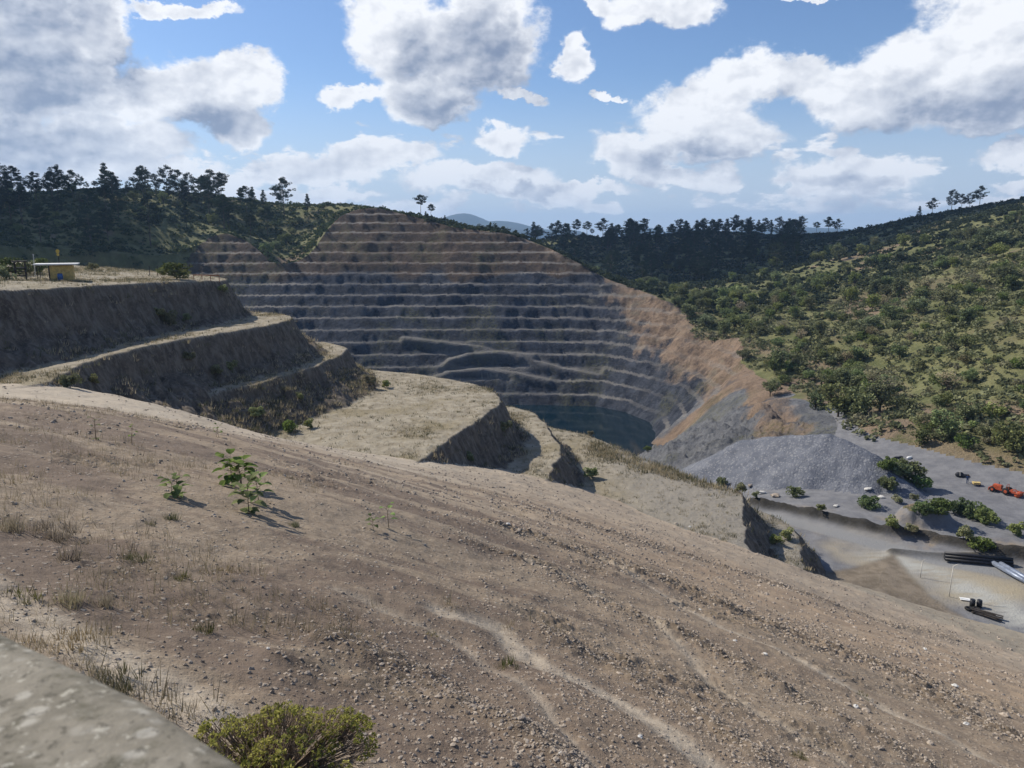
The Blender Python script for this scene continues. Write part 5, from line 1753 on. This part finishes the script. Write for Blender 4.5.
def drums_and_scrap():
    for (px, py, lab) in [(972, 607, 'left of two upright black drums beside the road bank'), (979, 607, 'right of two upright black drums beside the road bank')]:
        p = hit(px, py)
        o = thing('black_drum', p, lab, 'drum')
        part('drum_body', capped([(0, 0, 0), (0, 0, .28), (0, 0, .31), (0, 0, .58), (0, 0, .61), (0, 0, .86)], [.29, .29, .31, .31, .29, .29], 16), P_['black'], o, True)
        part('lid', capped([(0, 0, .86), (0, 0, .9)], [.27, .27], 16), P_['black'], o)
    for (px, py, lab) in [(969, 610, 'left of two old tyres lying below the black drums'), (976, 610, 'right of two old tyres lying below the black drums')]:
        p = hit(px, py)
        o = thing('old_tyre', p, lab, 'tyre')
        ring = [(math.cos(a) * .36, math.sin(a) * .36, .13) for a in np.linspace(0, 2 * math.pi, 21)]
        part('tread', tube(ring, [.14] * 21, 10), P_['tyre'], o, True)
        ring = [(math.cos(a) * .24, math.sin(a) * .24, .13) for a in np.linspace(0, 2 * math.pi, 21)]
        part('bead', tube(ring, [.05] * 21, 6), P_['black'], o, True)
    p = hit(985, 616)
    o = thing('scrap_pile', p, 'dark pile of planks and sheeting at the road edge below the tyres', 'scrap pile', -.75)
    rng = np.random.default_rng(31)
    for k in range(6):
        part('plank', boxes([((rng.uniform(-.3, .3), rng.uniform(-.5, .5), .10 + .07 * k), (3.0 + rng.uniform(-.6, .5), .28, .06), rng.uniform(-.16, .16))]), P_['dark'], o)
    p = hit(965, 600)
    o = thing('pale_board', p, 'pale board lying beside the two black drums', 'board', -.3)
    part('sheet', boxes([((0, 0, .1), (1.1, .7, .08), 0)]), P_['white'], o)
    part('batten', boxes([((0, 0, .03), (1.0, .12, .06), 0)]), P_['dark'], o)
    p = hit(909, 459)
    o = thing('white_sack', p, 'white sack lying at the foot of the bare hill bank', 'sack', .3, None, .55)
    V, F = blobs([((0, 0, .4), (1.0, .6, .5)), ((.55, .1, .5), (.5, .4, .4))], ICO2)
    part('bag', (V, F), P_['white'], o, True)
    part('tied_neck', capped([(.95, .15, .6), (1.2, .2, .75)], [.14, .2], 8), P_['white'], o, True)
    p = hit(899, 458)
    o = thing('dark_tarpaulin', p, 'dark crumpled sheet left of the white sack', 'tarpaulin', 0.2, None, .7)
    V, F = blobs([((-.6, 0, .15), (1.1, .5, .35)), ((.6, .1, .15), (.9, .5, .3))], ICO2)
    tarp = part('sheet', (V * [1, 1, 1] + fbm(V[:, 0], V[:, 1], .5, 3, 5)[:, None] * .08, F), P_['black'], o)
    p = hit(961, 477)
    o = thing('black_bundle', p, 'black bundle lying on the grey yard left of the standing person', 'bundle', -.3)
    V, F = blobs([((-.3, 0, .35), (.7, .5, .5)), ((.55, -.1, .22), (.8, .45, .32))], ICO2)
    part('cover', (V + fbm(V[:, 0], V[:, 1], .5, 3, 6)[:, None] * .08, F), P_['black'], o)
    part('rope', capped([(-.3, -.55, .3), (-.3, -.3, .8), (-.3, .3, .8), (-.3, .55, .3)], [.04] * 4, 6), P_['post'], o)
    p = hit(976, 486)
    o = thing('yellow_barrow', p, 'yellow wheelbarrow like tub on the yard right of the person', 'barrow', -.2, None, .7)
    part('tub', boxes([((0, 0, .62), (1.5, .95, .5), 0), ((0, 0, .85), (1.75, 1.1, .1), 0)]), P_['sack'], o)
    part('wheel', capped([(.8, -.07, .28), (.8, .07, .28)], [.28, .28], 14), P_['tyre'], o)
    for sy in (-.4, .4):
        part('handle', capped([(-1.5, sy, .6), (.7, sy * .4, .32)], [.04, .04], 6), P_['dark'], o)
        part('leg', capped([(-.5, sy, .5), (-.55, sy, 0)], [.04, .04], 6), P_['dark'], o)
    for (px, py, s, mt, lab) in [(868, 491, .62, 'pale_rock', 'large white boulder on the lower right face of the gravel heap'), (836, 507, .6, 'pale_rock', 'white boulder at the foot of the gravel heap above the berm'), (775, 497, 1.1, 'rock', 'grey boulder left of the gravel heap, rightmost of its cluster'), (762, 494, .9, 'pale_rock', 'pale boulder in the cluster left of the gravel heap'), (750, 487, .8, 'rock', 'dark boulder at the upper edge of the cluster left of the heap'), (881, 498, .6, 'pale_rock', 'pale boulder between two green bushes at the heap foot')]:
        p = hit(px, py)
        V, F = rock_mesh(int(px * 3 + py))
        o = link('boulder', mesh_np('boulder', V * s * [1, .85, .8], F, M[mt], False, dict(tint=np.full(len(V), .5))), None, (p[0], p[1], p[2] + s * .3))
        tag(o, lab, 'boulder')


drums_and_scrap()


def machine():
    p = hit(1003, 493)
    o = thing('orange_machine', p, 'orange red wheeled quarry machine parked on the grey yard', 'machine', -.95, None, .82)
    part('chassis', boxes([((0, 0, .62), (4.3, .9, .22), 0), ((-1.9, 0, .62), (.25, 1.5, .25), 0), ((.6, 0, .62), (.25, 1.6, .2), 0)]), P_['red'], o)
    hd = part('hood', boxes([((-1.1, 0, 1.12), (1.6, .85, .75), 0), ((-1.1, 0, 1.52), (1.4, .7, .08), 0)]), P_['red'], o)
    part('exhaust', capped([(-1.0, .25, 1.5), (-1.0, .25, 2.05)], [.05, .05], 8), P_['black'], hd)
    part('seat', boxes([((.25, 0, 1.0), (.5, .5, .12), 0), ((.5, 0, 1.25), (.1, .5, .5), 0)]), P_['black'], o)
    part('steering_wheel', tube([(-.15 + .05 * math.cos(a), math.sin(a) * .2, 1.35 + math.cos(a) * .18) for a in np.linspace(0, 6.283, 13)], [.025] * 13, 6), P_['black'], o)
    for sy in (-.5, .5):
        part('roll_bar', capped([(.75, sy, .7), (.75, sy, 2.0), (.75, 0, 2.05)], [.05, .05, .05], 8), P_['red'], o)
        part('lift_arm', capped([(1.0, sy * .8, .8), (2.0, sy * .8, 1.25), (2.8, sy * .8, .5)], [.09, .08, .07], 8), P_['red'], o)
    for (x, r) in ((-1.75, .5), (.75, .68)):
        for sy in (-1, 1):
            w = part('wheel', capped([(x, sy * .62, r), (x, sy * .66, r), (x, sy * .94, r), (x, sy * .98, r)], [r * .9, r, r, r * .9], 18), P_['tyre'], o, True)
            part('rim', capped([(x, sy * .97, r), (x, sy * 1.02, r)], [r * .5, r * .45], 14), P_['red'], w)
    part('rear_drum', capped([(2.9, -.95, .5), (2.9, .95, .5)], [.5, .5], 18), P_['red'], o, True)
    part('rear_frame', boxes([((2.5, sy, .8), (1.3, .12, .2), 0) for sy in (-.98, .98)] + [((3.35, 0, .85), (.12, 2.0, .25), 0)]), P_['red'], o)
    part('front_blade', boxes([((-2.45, 0, .45), (.12, 1.8, .6), 0)]), P_['red'], o)


machine()


def person():
    """one standing figure in dark blue working clothes, seen far off on the yard"""
    p = hit(967, 484)
    H = 1.68
    ms = bpy.data.meshes.new('person')
    joints = dict(pelvis=(0, 0, .93), chest=(0, .01, 1.22), neck=(0, .02, 1.44), head=(0, .0, 1.54), crown=(0, .0, 1.64),
                  shl=(.17, .01, 1.38), ell=(.24, .02, 1.10), hal=(.23, -.06, .84), shr=(-.17, .01, 1.38), elr=(-.24, .02, 1.10), har=(-.22, -.08, .85),
                  hpl=(.09, 0, .88), knl=(.10, -.03, .48), anl=(.10, .03, .08), tol=(.11, -.13, .04), hpr=(-.09, 0, .88), knr=(-.11, -.01, .48), anr=(-.12, .04, .08), tor=(-.13, -.12, .04))
    rad = dict(pelvis=.14, chest=.15, neck=.055, head=.085, crown=.07, shl=.065, ell=.045, hal=.035, shr=.065, elr=.045, har=.035, hpl=.09, knl=.06, anl=.045, tol=.04, hpr=.09, knr=.06, anr=.045, tor=.04)
    names = list(joints)
    E = [('pelvis', 'chest'), ('chest', 'neck'), ('neck', 'head'), ('head', 'crown'), ('chest', 'shl'), ('shl', 'ell'), ('ell', 'hal'), ('chest', 'shr'), ('shr', 'elr'), ('elr', 'har'), ('pelvis', 'hpl'), ('hpl', 'knl'), ('knl', 'anl'), ('anl', 'tol'), ('pelvis', 'hpr'), ('hpr', 'knr'), ('knr', 'anr'), ('anr', 'tor')]
    ms.from_pydata([joints[n] for n in names], [(names.index(a), names.index(b)) for a, b in E], [])
    o = bpy.data.objects.new('person', ms)
    COL.objects.link(o)
    o.modifiers.new('skin', 'SKIN')
    for i, n in enumerate(names):
        ms.skin_vertices[0].data[i].radius = (rad[n], rad[n] * (.75 if n in ('chest', 'pelvis') else 1))
        ms.skin_vertices[0].data[i].use_root = (n == 'pelvis')
    o.modifiers.new('smooth', 'SUBSURF').levels = 1
    o.modifiers['smooth'].render_levels = 1
    m, t, b = new_mat('person_clothes_and_skin')
    zc = t.n('ShaderNodeSeparateXYZ')
    t.link(t.n('ShaderNodeTexCoord').outputs['Object'], zc.inputs[0])
    c = t.mix(t.ramp(zc.outputs[2], 1.45, 1.46), (0.020, 0.045, 0.115), (0.25, 0.14, 0.09))
    c = t.mix(t.ramp(zc.outputs[2], .10, .09), c, (0.02, 0.018, 0.016))
    t.link(c, b.inputs['Base Color'])
    ms.materials.append(m)
    o.location = (p[0], p[1], p[2])
    o.rotation_euler = (0, 0, 2.4)
    tag(o, 'standing figure in dark blue clothes and dark cap on the grey yard', 'person')
    hat = part('cap', capped([(0, 0, 1.60), (0, 0, 1.62), (0, 0, 1.68), (0, 0, 1.72)], [.13, .12, .105, .06], 14), P_['hair'], o, True)


person()


# the lookout's concrete parapet, right under the camera
def parapet():
    e = np.array([.839, -.544])
    nrm = np.array([-.544, -.839])
    P0 = np.array([-.441, .640])
    L = np.linspace(-3.0, 2.2, 220)
    prof = [(0.0, -4.6), (0.0, -.60), (-.002, -.42), (.002, -.372), (.012, -.358), (.030, -.351), (.08, -.349), (.14, -.348), (.20, -.350), (.225, -.358), (.235, -.372), (.24, -.42), (.24, -.7), (.24, -4.6)]
    V = []
    for i, l in enumerate(L):
        for (d, z) in prof:
            q = P0 + e * l + nrm * d
            near = z > -.5
            w = .004 * fbm(np.array([l * 1.0]), np.array([d]), .12, 3, 91)[0] if near else 0
            q = q - nrm * (w + (.010 * math.sin((l + .1) * 5.5) if near else 0))
            V.append((q[0], q[1], z + (w * .6 if near else 0)))
    k = len(prof)
    F = [(i * k + j, i * k + j + 1, (i + 1) * k + j + 1, (i + 1) * k + j) for i in range(len(L) - 1) for j in range(k - 1)]
    me = mesh_np('concrete_parapet', np.array(V), np.array(F), M['concrete'], True)
    tag(link('concrete_parapet', me), 'lichen spotted grey concrete parapet close by in the corner', 'parapet')


parapet()
